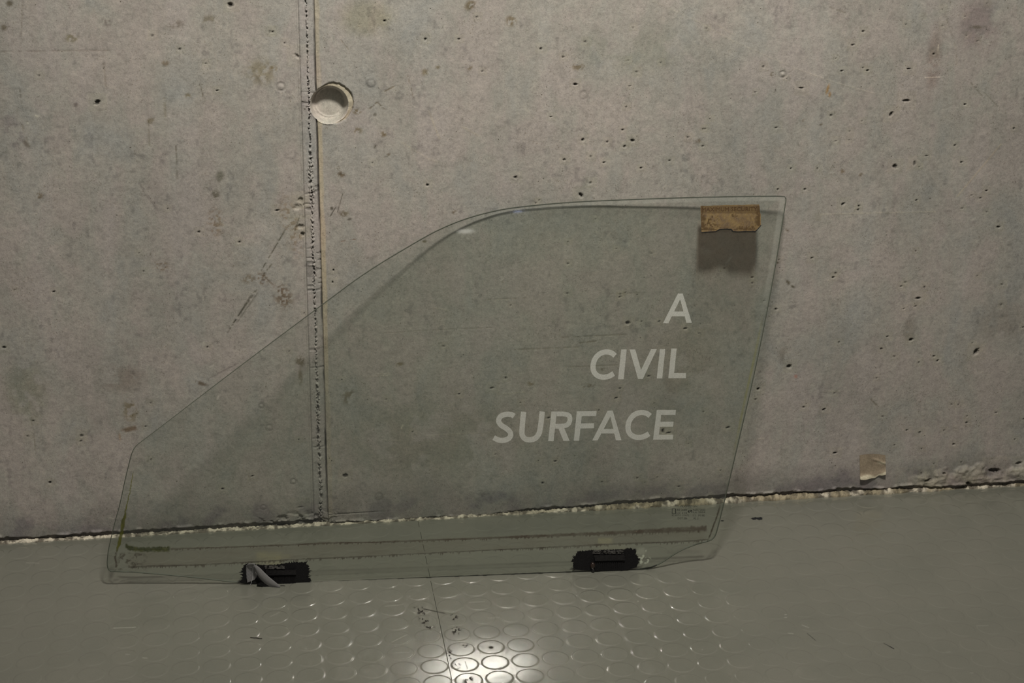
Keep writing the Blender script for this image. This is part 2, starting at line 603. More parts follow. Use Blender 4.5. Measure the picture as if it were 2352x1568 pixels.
# blow holes, by the big ones first
for a in [(223, 236, 7, 4.5, 55, 4), (529, 11, 5.5, 5, 0, 4), (2082, 231, 8, 3.5, 0, 3), (2047, 262, 3.5, 7, -30, 3), (1452, 323, 4.5, 3.5, -20, 3),
          (1339, 321, 3.5, 3, 0, 3), (1184, 407, 4, 3, 0, 3), (982, 425, 3, 3, 0, 3), (1296, 367, 3, 3, 0, 2.5), (1334, 448, 3.5, 6.5, 30, 4),
          (977, 90, 3, 3, 0, 2.5), (1054, 90, 2.6, 2.6, 0, 2.5), (1321, 194, 4, 3, 0, 3), (884, 48, 3, 2.6, 0, 2.5), (1435, 336, 3, 2.5, 40, 2.5),
          (1395, 326, 2.6, 2.4, 0, 2), (1387, 373, 2.4, 2.4, 0, 2), (1108, 164, 2.2, 2.2, 0, 2), (1242, 112, 3.4, 2.4, 0, 2), (1293, 131, 2.2, 2.2, 0, 2),
          (1442, 742, 4.6, 4.6, 0, 4), (1574, 754, 3.6, 2.6, 0, 3), (1813, 841, 5.5, 4.5, 0, 4), (2242, 808, 4.5, 8.5, -25, 4), (2093, 780, 4.5, 4, 0, 3.5),
          (2109, 685, 6.5, 2.8, 0, 3), (2056, 382, 6, 4.5, -35, 3.5), (2101, 375, 1.8, 6, 0, 2), (1742, 893, 4, 3, 10, 3), (1672, 982, 4.2, 3, 20, 3),
          (1918, 1040, 4.5, 2.2, 0, 3), (2190, 1020, 3, 2.5, 0, 2.5), (1840, 202, 5.5, 2.4, 0, 2), (2154, 828, 3.6, 2.4, 40, 2.5), (2145, 818, 3, 2, 0, 2),
          (2024, 801, 2.6, 2.4, 0, 2), (2038, 773, 2.8, 2.4, 0, 2), (2293, 521, 3.2, 3, 0, 2.5), (1914, 637, 2.6, 2.4, 0, 2.5), (1865, 593, 3.6, 2.2, 20, 2),
          (1782, 710, 2.6, 2.4, 0, 2), (1728, 637, 3, 3, 0, 3), (1846, 935, 2.6, 2.6, 0, 2), (1893, 940, 4.2, 2, 20, 2), (2220, 970, 2.6, 2.4, 0, 2),
          (2083, 988, 2.4, 2.2, 0, 2), (1936, 469, 5, 3, 35, 2.5), (1973, 473, 2.2, 2.2, 0, 2), (1971, 482, 2.2, 2.2, 0, 2), (2105, 460, 2.2, 2.2, 0, 2),
          (1933, 163, 2.6, 2.4, 0, 2), (1993, 162, 2.6, 2.4, 0, 2), (2088, 158, 5, 2, 0, 2), (1983, 72, 3, 2.6, 0, 2.5), (1958, 103, 4, 1.8, 0, 2),
          (2194, 334, 2.2, 2.2, 0, 2), (2329, 295, 2.4, 2.2, 0, 2), (2216, 240, 2.4, 2.2, 0, 2), (2145, 124, 2.2, 2.4, 0, 2), (1909, 265, 2.2, 2.2, 0, 2),
          (1430, 298, 2.2, 2.2, 0, 2), (1538, 369, 2.2, 2.2, 0, 2), (1472, 386, 2.2, 2.2, 0, 2), (1787, 435, 2.2, 2.2, 0, 2), (1816, 387, 2.2, 2.2, 0, 2),
          (1849, 435, 2.2, 2.2, 0, 2), (1782, 293, 4, 1.8, 0, 1.5), (2209, 372, 3, 2.2, 0, 2), (2128, 358, 3, 1.6, 0, 2), (2266, 438, 3, 2.4, 0, 2),
          (9, 798, 4, 3, 0, 3), (115, 1108, 2.8, 2.8, 0, 3), (123, 670, 2.2, 2.2, 0, 2), (626, 73, 2.8, 2.4, 0, 2), (654, 99, 2.2, 2.2, 0, 2),
          (413, 113, 2.2, 2.2, 0, 2), (472, 146, 2, 2, 0, 2), (499, 208, 2.2, 2.2, 0, 2), (457, 533, 2.8, 2.6, 0, 2.5), (636, 483, 4, 2, 5, 2.5),
          (550, 556, 2.4, 2.2, 0, 2), (511, 1122, 2.6, 2.6, 0, 2.5), (579, 1093, 3.4, 1.8, 15, 2), (1161, 868, 2.4, 3, 0, 2), (1130, 891, 4.6, 2, 10, 2),
          (1055, 905, 2.4, 2, 0, 1.5), (1246, 1109, 2.8, 2.4, 0, 2), (1275, 1059, 2.6, 1.8, 0, 2), (766, 620, 2.2, 2.2, 0, 2), (764, 648, 2.2, 3, 0, 1.5),
          (793, 1092, 6, 5, 0, 2), (476, 797, 2.2, 2.2, 0, 2), (187, 1000, 4, 3, 0, 1.2), (1260, 960, 4, 2, 25, 2), (1321, 1047, 1.5, 1.5, 0, 1),
          (1415, 914, 3, 2, 20, 2), (1424, 892, 1.8, 1.8, 0, 1.5), (1606, 765, 2, 2, 0, 1.5), (1490, 864, 3.6, 1.8, 0, 1.5), (1523, 990, 3.5, 5.5, 0, 2.5),
          (1536, 994, 6, 2, 5, 2.2), (1559, 1117, 3.2, 1.8, 0, 2), (1728, 650, 2, 2, 0, 2), (1664, 616, 2, 2, 0, 2)]:
    pit(a[0], a[1], a[2], a[3], a[4], a[5])
rng = np.random.RandomState(12)
for _ in range(230):
    px, py = rng.rand() * 2352, rng.rand() * 1120
    if rng.rand() > (0.25 + 0.75 * ss(900, 1700, px)) or 700 < px < 760:
        continue
    r = 1.2 + rng.rand() ** 2 * 1.3
    pit(px, py, r * (1 + rng.rand() * 0.5), r, rng.rand() * 180, 1.3, 0.40)
# sunk rings of old nail heads
for a in [(645, 199, 9, .8), (1798, 171, 7.5, .9), (673, 1106, 7, .6), (605, 1165, 6.5, .5), (1340, 218, 9, .25), (870, 1140, 9, .35), (600, 932, 6, .5), (618, 982, 8, .4)]:
    ring(*a)
# the raised knob beside the tie hole
x, _, z = on_wall(852, 190)
s_ = win(x, z, 0.012)
q_ = np.hypot(GX[s_] - x, GZ[s_] - z) / 0.0052
H[s_] += np.exp(-q_ ** 3) * 0.0011
TINT[s_] *= (1 - np.exp(-((q_ - 1.1) / 0.3) ** 2) * 0.35)[..., None]
# chips at the joint
for a in [(690, 460, 7, 7, 0, 2.6, .85), (682, 476, 11, 7, 30, 2.2, 1.0), (690, 520, 10, 6, 0, 2.4, .8), (695, 538, 5, 5, 0, 3.2, .45), (683, 129, 9, 3.5, -30, 2.2, .7),
          (690, 1165, 9, 3, 10, 1.4, .8)]:
    pit(*a, soft=0.45)
# stains, scuffs and scratches
for a in [(505, 405, 11, 17, -14, (.62, .63, .58), .9, .004, .30), (495, 447, 12, 13, -14, (.58, .58, .52), .9, .004, .40), (690, 830, 14, 17, 0, (.62, .60, .52), 1, .004, .30),
          (690, 865, 6, 26, 0, (.72, .70, .62), 1, .004, .35), (1080, 12, 17, 13, 40, BR, 1, .0035, .46), (1174, 48, 14, 16, 30, (.66, .60, .50), 1, .004, .42),
          (1328, 153, 17, 11, 0, (.70, .65, .55), 1, .003, .46), (1044, 487, 8, 6, 0, (.60, .55, .47), 1, .003, .40), (976, 166, 10, 10, 0, (.72, .68, .58), 1, .004, .38),
          (1005, 155, 7, 5, 20, (.72, .68, .58), 1, .004, .38), (1079, 155, 8, 8, 30, (.72, .68, .58), 1, .003, .40), (820, 256, 12, 8, 0, (.66, .61, .50), 1, .003, .44),
          (861, 263, 5, 5, 0, DK, .8, .003, .42), (881, 308, 9, 8, 0, (.70, .64, .52), 1, .003, .42), (822, 300, 12, 10, 0, (.74, .70, .60), 1, .003, .46),
          (1901, 205, 4, 15, -12, (1.05, .80, .50), .95, .02, .10), (1906, 217, 3.5, 8, 0, (1.05, .75, .42), .8, .02, .10), (1773, 170, 5, 8, -35, (.62, .60, .54), 1, .003, .35),
          (1604, 323, 8, 7, 0, (.72, .66, .60), 1, .003, .42), (1935, 393, 7, 7, 0, (.72, .66, .58), 1, .003, .38), (1977, 401, 6, 5, 30, (.62, .58, .50), 1, .003, .34),
          (1886, 286, 5, 3, 20, (.66, .62, .56), 1, .003, .30), (1846, 277, 6, 5, 0, (.78, .74, .70), 1, .006, .35), (1810, 648, 6, 9, 30, (.58, .55, .48), 1, .0025, .40),
          (1821, 658, 7, 3.5, -35, (.50, .48, .42), 1, .0025, .34), (1808, 528, 7, 3, -40, (.62, .58, .52), 1, .0025, .34), (1786, 603, 4, 3, -35, (.5, .48, .43), 1, .003, .3),
          (1828, 864, 5, 7, 20, (1.25, .72, .62), .6, .006, .40), (1800, 815, 17, 25, 0, (.86, .84, .82), .9, .01, .35), (2090, 760, 22, 38, 0, (.86, .84, .82), .9, .01, .35),
          (245, 50, 14, 13, 0, (.76, .74, .74), 1, .005, .35), (22, 8, 9, 8, 0, (.55, .52, .46), 1, .004, .35), (9, 63, 8, 8, 0, (.62, .60, .54), 1, .004, .32),
          (165, 87, 18, 12, 0, (.72, .71, .60), 1, .004, .44), (400, 55, 24, 12, 0, (.74, .72, .68), 1, .007, .44), (480, 45, 20, 12, 0, (.78, .76, .70), 1, .006, .44),
          (600, 165, 40, 34, 0, (.82, .79, .70), 1, .01, .36), (627, 158, 10, 9, 0, (.85, .78, .64), 1, .003, .42), (380, 145, 10, 8, 0, (.74, .68, .60), 1, .003, .42),
          (432, 220, 8, 8, 0, (.74, .70, .60), 1, .003, .42), (345, 278, 12, 8, 30, (.74, .72, .64), 1, .003, .42), (90, 450, 10, 9, 0, (.68, .63, .55), 1, .003, .42),
          (60, 330, 6, 12, 30, (.66, .63, .60), 1, .006, .32), (30, 300, 24, 60, 20, (.84, .82, .84), 1, .012, .42), (174, 241, 6, 6, 0, (.70, .68, .68), 1, .006, .3),
          (495, 510, 22, 40, 0, (.80, .74, .66), 1, .0035, .52), (670, 520, 24, 90, 12, (.82, .77, .70), 1, .004, .52), (650, 680, 26, 40, 20, (.64, .57, .50), 1, .0030, .50),
          (600, 640, 20, 20, 0, (.70, .62, .55), 1, .003, .52), (370, 610, 20, 16, 0, (.74, .68, .60), 1, .003, .50), (300, 940, 22, 40, 0, (.74, .70, .58), .9, .006, .48),
          (300, 985, 30, 8, 10, (.68, .60, .52), 1, .004, .46), (275, 1003, 2.5, 14, 0, (.95, .82, .68), .8, .02, .1), (60, 900, 60, 90, 0, (.84, .86, .80), .8, .02, .42),
          (280, 870, 60, 40, 0, (.84, .80, .78), .8, .012, .45), (460, 880, 22, 6, -20, (.60, .54, .48), 1, .004, .42), (570, 640, 20, 14, 0, (.78, .73, .66), 1, .003, .48),
          (785, 400, 12, 9, 0, (.62, .56, .48), 1, .003, .46), (762, 478, 5, 5, 0, DK, .9, .003, .3), (803, 503, 7, 3, 10, DK, .9, .003, .3), (790, 490, 14, 9, 0, (.70, .66, .58), 1, .003, .48),
          (776, 385, 5, 10, 20, (.62, .60, .52), 1, .003, .44), (862, 337, 3, 6, -20, (.5, .48, .42), 1, .003, .3), (890, 356, 10, 4, 30, (.66, .62, .55), 1, .003, .4),
          (918, 836, 12, 6, 10, (.66, .63, .52), 1, .005, .34), (975, 554, 7, 4, 0, (.62, .60, .50), 1, .003, .38), (1350, 885, 22, 6, 0, (.66, .62, .54), 1, .003, .50),
          (1385, 848, 12, 4, 0, (.60, .56, .46), 1, .003, .42), (1220, 880, 12, 8, 0, (.72, .68, .58), 1, .003, .46), (800, 910, 20, 26, 0, (.72, .68, .60), 1, .006, .48),
          (2295, 735, 80, 60, 0, (.90, .89, .88), 1, .02, .4), (2250, 55, 60, 80, 0, (.84, .79, .82), .9, .03, .3), (2145, 140, 22, 90, 0, (.84, .79, .78), .9, .02, .35),
          (2245, 62, 22, 5, 0, (.72, .72, .66), 1, .003, .45), (1450, 110, 160, 70, 0, (.90, .92, .90), 1, .03, .42), (840, 40, 70, 50, 0, (.90, .89, .80), .8, .03, .38),
          (1010, 1010, 260, 130, 0, (.86, .87, .83), .8, .03, .45), (1560, 840, 120, 140, 0, (.88, .88, .84), .7, .03, .45)]:
    stain(*a[:6], a[6], a[7], a[8]) if len(a) > 8 else stain(*a)
LT = (1.22, 1.20, 1.15)
WH = (1.75, 1.75, 1.65)
for a in [([(655, 527), (600, 622)], 1.3, (.58, .58, .53)), ([(652, 535), (605, 612)], 1.0, (.66, .66, .60)), ([(624, 607), (605, 630)], 1.8, (.55, .55, .48)),
          ([(590, 665), (527, 755)], 1.6, (.62, .62, .58)), ([(585, 668), (534, 745)], 1.4, (.66, .66, .62)), ([(578, 675), (522, 765)], 1.4, (.66, .66, .64)),
          ([(592, 672), (545, 740)], 2.2, (.72, .72, .70)), ([(604, 632), (628, 655)], 1.5, (.62, .55, .48)), ([(687, 500), (677, 530)], 1.6, (.62, .62, .56)),
          ([(787, 445), (775, 488)], 1.1, (.58, .58, .54)), ([(771, 476), (758, 497)], 1.3, (.45, .45, .42)), ([(783, 554), (800, 551), (818, 549)], 1.2, (.72, .62, .56)),
          ([(403, 328), (407, 372)], 1.5, (.64, .63, .58)), ([(405, 372), (407, 412)], 2.2, (.80, .79, .76)), ([(459, 192), (467, 223)], 1.3, (.62, .60, .55)),
          ([(340, 275), (343, 335)], 1.6, (.76, .75, .70)), ([(45, 205), (51, 250)], 1.3, (.72, .71, .68)), ([(50, 285), (68, 340)], 1.8, (.80, .78, .74)),
          ([(378, 225), (380, 275)], 3.0, (.86, .85, .80)), ([(318, 420), (362, 485)], 3.0, (.82, .81, .82)), ([(237, 130), (243, 200)], 2.5, (.86, .85, .82)),
          ([(0, 119), (120, 117), (260, 116)], 1.6, (.86, .84, .82)), ([(52, 0), (48, 110)], 1.3, (.84, .83, .80)), ([(545, 835), (480, 870)], 2.2, (.80, .79, .80)),
          ([(936, 173), (950, 225)], 1.1, (.74, .70, .64)), ([(883, 210), (906, 198)], 1.6, (.70, .66, .58)), ([(848, 250), (868, 233)], 1.8, (.60, .56, .48)),
          ([(868, 236), (884, 252)], 1.4, (.62, .58, .50)), ([(800, 113), (780, 88)], 1.0, (.80, .77, .70)), ([(1785, 195), (1779, 212)], 1.2, (.5, .49, .45)),
          ([(2230, 190), (2260, 225)], 1.2, (.72, .72, .68)), ([(2260, 212), (2292, 245)], 1.0, (.78, .78, .74)), ([(2172, 35), (2196, 110), (2198, 150)], 1.3, (.86, .85, .82)),
          ([(1902, 15), (1942, 30)], 1.8, (.78, .78, .74)), ([(2000, 916), (2018, 935)], 2.0, (.66, .64, .58)), ([(1300, 843), (1420, 838)], 1.4, (.82, .81, .76)),
          ([(1290, 775), (1440, 768)], 1.6, (.80, .79, .74)), ([(1180, 803), (1330, 797)], 1.6, (.82, .81, .76)), ([(1330, 788), (1370, 783)], 2.0, (.70, .68, .62)),
          ([(880, 765), (1000, 757), (1130, 752)], 1.0, (.84, .83, .80)), ([(1400, 675), (1480, 672)], 1.2, (.84, .83, .8)), ([(1120, 688), (1210, 684)], 1.2, (.88, .86, .8)),
          ([(566, 1080), (574, 1098)], 1.4, (.76, .75, .70)), ([(72, 960), (84, 1050)], 1.2, (.84, .84, .80))]:
    scratch(*a, depth=0.3, brk=0.36)
for a in [([(1500, 2), (1600, 48), (1680, 92), (1760, 128), (1830, 158), (1920, 190), (2010, 215)], 1.3, (1.13, 1.12, 1.08)), ([(2155, 102), (2155, 124)], 1.1, WH),
          ([(2124, 178), (2160, 177)], 1.0, WH), ([(843, 865), (897, 861)], 1.5, LT), ([(862, 859), (896, 857)], 1.2, LT), ([(2300, 330), (2250, 390), (2198, 452)], 1.6, (1.16, 1.10, .98)),
          ([(1885, 492), (2000, 489), (2150, 486)], 1.4, (1.15, 1.14, 1.08)), ([(1640, 52), (1690, 82)], 1.2, (1.1, 1.09, 1.05)), ([(1145, 905), (1205, 900)], 1.4, (1.13, 1.12, 1.06)),
          ([(920, 325), (985, 365), (1010, 372)], 1.6, (1.13, 1.12, 1.06)), ([(985, 255), (1010, 320)], 1.6, (1.10, 1.08, .98)), ([(1060, 290), (1100, 312)], 1.4, (1.1, 1.08, 1.0)),
          ([(870, 1010), (925, 1012)], 1.2, (1.12, 1.12, 1.08)), ([(995, 706), (1030, 712)], 1.6, (1.14, 1.13, 1.08)), ([(1738, 1008), (1756, 1007)], 1.8, (1.3, 1.28, 1.2)),
          ([(1890, 899), (1930, 898)], 1.3, (1.15, 1.14, 1.1)), ([(925, 976), (922, 984)], 1.6, WH), ([(503, 908), (499, 918)], 2.2, (1.5, 1.5, 1.5)), ([(480, 843), (489, 840)], 2.2, (1.35, 1.35, 1.35)),
          ([(1205, 248), (1228, 272)], 1.4, (1.12, 1.12, 1.08)), ([(80, 265), (88, 268)], 2.6, (1.5, 1.5, 1.42)), ([(61, 282), (66, 284)], 2.2, (1.5, 1.5, 1.42)),
          ([(1150, 645), (1157, 638)], 1.8, (1.3, 1.3, 1.3)), ([(1136, 560), (1130, 585)], 3.5, (1.14, 1.13, 1.13)), ([(980, 1000), (1130, 992)], 1.2, (1.1, 1.1, 1.05)),
          ([(250, 1189), (262, 1191)], 1.8, (1.35, 1.33, 1.28))]:
    scratch(*a, depth=-0.15)

# the joint: recessed strip, crumbled mortar along its middle, a sharp groove on its right
bf = ss(-0.0, 0.03, GZ)                       # fades out at the very foot
wob = (fbm(GZ, GX * 0, 0.03, 71, 3) - 0.5) * 0.0016
strip = ss(JL - 0.0002, JL + 0.0012, GX) * ss(JR + 0.0010, JR - 0.0002, GX)
H -= strip * 0.0016
gl_ = np.exp(-((GX - (JL + 0.0002)) / 0.0008) ** 2)
H -= gl_ * 0.0012 * ss(0.34, 0.5, fbm(GZ, GX * 0, 0.02, 75, 3)) * bf
TINT *= 1 - (gl_ * 0.45 * bf)[..., None]
H += np.exp(-((GX - (JL - 0.0022)) / 0.0007) ** 2) * 0.0005
zq = GX * 0
jag = JC + wob - 0.0004 + (fbm(GZ, zq, 0.0065, 78, 3) - 0.5) * 0.0030
present = ss(0.30, 0.46, fbm(GZ, zq, 0.022, 76, 2))
crack = np.exp(-((GX - jag) / 0.00075) ** 2) * (0.35 + 0.65 * present)
zpts = on_wall([722] * 9, [1180, 900, 840, 700, 490, 460, 370, 340, 0])[:, 2]
wid = np.interp(GZ, zpts, np.array([2.6, 2.8, 1.6, 1.7, 2.4, 3.4, 3.6, 1.3, 1.2]) * 0.001) * (0.75 + 0.5 * fbm(GZ, zq, 0.012, 77, 2))
cr = np.exp(-(abs(GX - jag - 0.0002) / wid) ** 3)
g1 = vn(GX, GZ, 0.0014, 79)
g2 = vn(GX + 0.3, GZ, 0.0029, 80)
rough_n = 0.5 * g1 + 0.5 * g2
grain_h = ss(0.36, 0.66, rough_n)
H += cr * (grain_h * 0.0030 - 0.0010)
TINT *= 1 - (cr * ss(0.40, 0.28, rough_n) * 0.55)[..., None]
TINT *= 1 + (cr * ss(0.55, 0.72, rough_n) * 0.24)[..., None]
H -= crack * 0.0013 * ss(0.55, 0.4, rough_n)
TINT *= 1 - (crack * 0.30)[..., None]
TINT *= 1 + (strip * 0.05)[..., None] * np.array([0.6, 0.6, 1.2])
gr = np.exp(-((GX - JR + 0.0008 - (fbm(GZ, GX * 0, 0.012, 81, 3) - 0.5) * 0.0012) / 0.00085) ** 2)
grk = 0.4 + 0.6 * ss(0.30, 0.5, fbm(GZ, GX * 0, 0.05, 83, 2))
H -= gr * 0.0042 * grk * ss(0.010, 0.02, GZ)
TINT *= 1 - (gr * grk * 0.55 * ss(0.010, 0.02, GZ))[..., None]
H += ss(JR, JR + 0.0014, GX) * 0.0007 * ss(JR + 0.05, JR + 0.002, GX)
crk = ss(0.60, 0.66, fbm(GZ, GX * 0.2, 0.0035, 85, 1)) * strip * ss(0.55, 0.62, fbm(GZ, GX * 0, 0.04, 87, 2))
H -= crk * 0.0009
TINT *= 1 - (crk * 0.25)[..., None]
# cream laitance beside the right edge
cream = ss(JR - 0.0003, JR + 0.0006, GX) * ss(JR + 0.0085, JR + 0.0055, GX + (fbm(GZ, GX * 0, 0.03, 89, 2) - .5) * 0.003)
ck = cream * (0.35 + 0.65 * ss(0.15, 0.35, GZ) * ss(0.66, 0.60, GZ) + 0.3 * ss(0.66, 0.7, GZ)) * bf
vs = 0.75 + 0.5 * fbm(GX, GZ * 0.03, 0.0022, 91, 2)
TINT *= 1 + (ck * vs)[..., None] * np.array([0.24, 0.14, -0.06])
H += cream * (fbm(GX, GZ * 0.05, 0.0015, 93, 1) - 0.5) * 0.0006

# tie hole with its broken collar
hx, _, hz = on_wall(756.5, 241.5)
HR = 0.0268
cx_, _, cz_ = on_wall(764.5, 236.5)
dq = np.hypot(GX - hx, GZ - hz)
dc = np.hypot(GX - cx_, GZ - cz_) + (fbm(GX, GZ, 0.008, 95, 2) - 0.5) * 0.0022
right = ss(0.118, 0.1215, GX)
coll = ss(0.0292, 0.0276, dc) * right
H -= coll * (0.0022 + 0.001 * (fbm(GX, GZ, 0.006, 97, 2)))
rim_l = np.exp(-((dc - 0.0285) / 0.0011) ** 2) * right
H -= rim_l * 0.0012 * ss(0.4, 0.55, fbm(GX, GZ, 0.012, 98, 2))
TINT *= 1 + (coll * (dq > HR))[..., None] * np.array([0.36, 0.27, 0.06])
TINT *= 1 - (rim_l * 0.22)[..., None]
pr_ = np.hypot(GX - hx - 0.0018, GZ - hz - 0.0006)
wallk = ss(HR + 0.0002, HR - 0.0050, dq)
inside = dq < HR
depth = 0.0150 * wallk + 0.0016 * ss(0.0212, 0.0200, pr_)
H = np.where(inside, -0.0026 - depth, H)
H += np.exp(-((pr_ - 0.0205) / 0.0007) ** 2) * inside * 0.0006
TINT = np.where(inside[..., None], np.array([1.42, 1.42, 1.40]) * (1 - 0.16 * fbm(GX, GZ, 0.01, 99, 3))[..., None], TINT)
lip = np.exp(-((dq - HR) / 0.0009) ** 2) * ss(0.012, -0.012, GZ - hz)
H += lip * 0.0009
TINT *= 1 + (lip * 0.25)[..., None]

# the foot of the wall: an undercut, formwork ledge, lumps of grout at the right
pxx = project(np.stack([X, X * 0 + D, X * 0], 1))[0]           # photo column of each wall column, used only to read the survey
fx = np.broadcast_to(pxx, GX.shape)
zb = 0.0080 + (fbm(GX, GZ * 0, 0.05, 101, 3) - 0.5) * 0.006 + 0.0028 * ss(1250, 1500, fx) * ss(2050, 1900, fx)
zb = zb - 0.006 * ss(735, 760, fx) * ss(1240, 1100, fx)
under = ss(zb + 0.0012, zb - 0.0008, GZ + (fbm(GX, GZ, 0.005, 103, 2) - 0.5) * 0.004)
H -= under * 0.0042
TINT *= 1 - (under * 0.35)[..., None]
edge = np.exp(-((GZ - zb - 0.0022) / 0.0022) ** 2) * ss(0.52, 0.66, fbm(GX, GZ, 0.012, 105, 3))
H += edge * 0.0018
TINT *= 1 + (edge * 0.30)[..., None]
chp = ss(0.56, 0.64, fbm(GX, GZ * 1.5, 0.012, 107, 3)) * ss(0.030, 0.014, GZ) * ss(820, 700, fx) * ss(560, 640, fx)
H -= chp * 0.003
fl = np.exp(-((GZ - 0.0168) / 0.0007) ** 2) * ss(752, 758, fx) * ss(900, 830, fx)
H -= fl * 0.0016
vl = np.exp(-((GX - JR + 0.0004) / 0.0009) ** 2) * ss(0.012, 0.017, GZ) * ss(0.05, 0.03, GZ)
H -= vl * 0.001
lump = ss(0.036, 0.026, GZ + (fbm(GX, GZ, 0.022, 109, 3) - 0.5) * 0.034) * ss(2075, 2130, fx)
lump = np.maximum(lump, ss(0.026, 0.019, GZ + (fbm(GX, GZ, 0.02, 111, 3) - 0.5) * 0.02) * ss(2230, 2260, fx) * 0.0)
H += lump * (0.0035 + (fbm(GX, GZ, 0.012, 113, 3) - 0.4) * 0.008)
TINT *= 1 + lump[..., None] * np.array([0.20, 0.17, 0.08]) * 0.9
for a in [(2284, 1081, 15, 7, -8, 7, .5), (2222, 1107, 7, 4, -20, 7, .5), (2130, 1101, 10, 3.5, 0, 5, .55), (2340, 1064, 7, 4, 10, 4, .6), (2168, 1086, 4, 3, 0, 4, .6), (2100, 1115, 22, 2.0, 3, 3, .6)]:
    pit(*a, soft=0.3)

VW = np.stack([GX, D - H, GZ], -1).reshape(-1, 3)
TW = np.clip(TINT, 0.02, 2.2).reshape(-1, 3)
FW = grid_faces(len(Z), len(X))
fc = np.arange(len(FW)) % (len(X) - 1)
xm = (X[fc] + X[fc + 1]) / 2
fr_ = np.arange(len(FW)) // (len(X) - 1)
zm = (Z[fr_] + Z[fr_ + 1]) / 2
inh = np.hypot(xm - hx, zm - hz) < HR


def sub(sel):
    F = FW[sel]
    idx, inv = np.unique(F, return_inverse=True)
    return VW[idx], inv.reshape(F.shape), TW[idx]


wall = bpy.data.objects.new('wall_back', None)
wall.location = (0, 0, 0)
col.objects.link(wall)
tag(wall, 'mottled grey cast concrete wall with a vertical construction joint', kind='structure')
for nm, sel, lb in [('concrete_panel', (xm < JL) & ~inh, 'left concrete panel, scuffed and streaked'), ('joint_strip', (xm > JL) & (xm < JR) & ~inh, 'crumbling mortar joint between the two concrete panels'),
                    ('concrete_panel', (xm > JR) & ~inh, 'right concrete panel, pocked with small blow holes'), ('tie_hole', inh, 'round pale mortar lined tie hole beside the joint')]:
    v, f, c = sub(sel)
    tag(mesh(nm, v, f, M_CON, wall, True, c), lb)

# pale sealant broken along the foot of the wall
xs = np.arange(-1.2, 2.0, 0.0009)
K = 11
th = np.linspace(0, math.pi * 0.5, K)
XX, TT = np.meshgrid(xs, th, indexing='ij')
sx_ = project(np.stack([xs, xs * 0 + D, xs * 0], 1))[0][:, None]
n1 = fbm(XX, TT * 0.004, 0.02, 121, 3)
n2 = fbm(XX, TT * 0.0045, 0.0048, 125, 3)
n3 = fbm(XX, TT * 0.004, 0.0022, 128, 2)
rad = (0.52 + 0.2 * ss(700, 1300, sx_)) * (0.0040 + (n1 - 0.5) * 0.006 + ((n2 - 0.5) * 0.006 + (n3 - 0.5) * 0.003) * (1 - 0.6 * ss(1200, 1700, sx_))) * (1 + 0.55 * ss(1250, 1450, sx_) - 0.35 * ss(2050, 2120, sx_))
rad = np.maximum(rad, 0.0009)
rad[:, 0] = np.maximum(rad[:, 0], 0.001)
yy = D + 0.004 - (0.0045 + rad * 1.0) * np.cos(TT)
zz = rad * 1.35 * np.sin(TT) + 0.0002 - 0.0008 * (TT == 0)
wh = ss(0.34, 0.64, fbm(XX, TT * 0.004, 0.007, 131, 4))
ochre = ss(1050, 1500, sx_) * ss(0.42, 0.58, fbm(XX, TT * 0.006, 0.025, 135, 3))
c0 = np.array([0.17, 0.15, 0.12]) + wh[..., None] * np.array([0.50, 0.46, 0.38])
c0 = c0 * (1 - ochre[..., None]) + ochre[..., None] * np.array([0.25, 0.215, 0.15]) * (0.7 + 0.9 * wh[..., None])
c0 = c0 * (0.8 + 0.4 * n2)[..., None]
so = mesh('trim_1', np.stack([XX, yy, zz], -1).reshape(-1, 3), grid_faces(len(xs), K), mat_vcol('pale_sealant'), None, True, c0.reshape(-1, 3))
tag(so, 'flaking cream sealant line where the concrete meets the rubber floor', kind='structure')

# ------------------------------------------------------------------ the floor: sheets of studded rubber tile
floor = bpy.data.objects.new('floor', None)
col.objects.link(floor)
tag(floor, 'grey green studded rubber flooring with one thin seam', kind='structure')
SA = on_floor(988, 1327)
SB = on_floor(1039, 1567)
seam_x = float((SA[0] + SB[0]) / 2)
sl = float((SB[0] - SA[0]) / (SB[1] - SA[1]))


def tile_box(x0, x1, y0, y1, last=False):
    bm = bmesh.new()
    g = 0.00011

    def xs_(x, y):
        return x + sl * (y - SB[1] / 2 - SA[1] / 2)
    pts = [(xs_(x0, y0) + g, y0 + g), (xs_(x1, y0) - g, y0 + g), (xs_(x1, y1) - g, y1 - (0 if last else g)), (xs_(x0, y1) + g, y1 - (0 if last else g))]
    b = [bm.verts.new((p[0], p[1], -0.004)) for p in pts]
    cx0 = sum(p[0] for p in pts) / 4
    cy0 = sum(p[1] for p in pts) / 4
    lo = [bm.verts.new((p[0], p[1], -0.0006)) for p in pts]
    hi = [bm.verts.new((p[0] + math.copysign(0.00035, cx0 - p[0]), p[1] + math.copysign(0.00035, cy0 - p[1]), 0.0)) for p in pts]
    bm.faces.new(b[::-1])
    bm.faces.new(hi)
    for k in range(4):
        j = (k + 1) % 4
        bm.faces.new((b[k], b[j], lo[j], lo[k]))
        bm.faces.new((lo[k], lo[j], hi[j], hi[k]))
    me = bpy.data.meshes.new('floor_tile')
    bm.to_mesh(me)
    bm.free()
    me.materials.append(M_FLO)
    return me


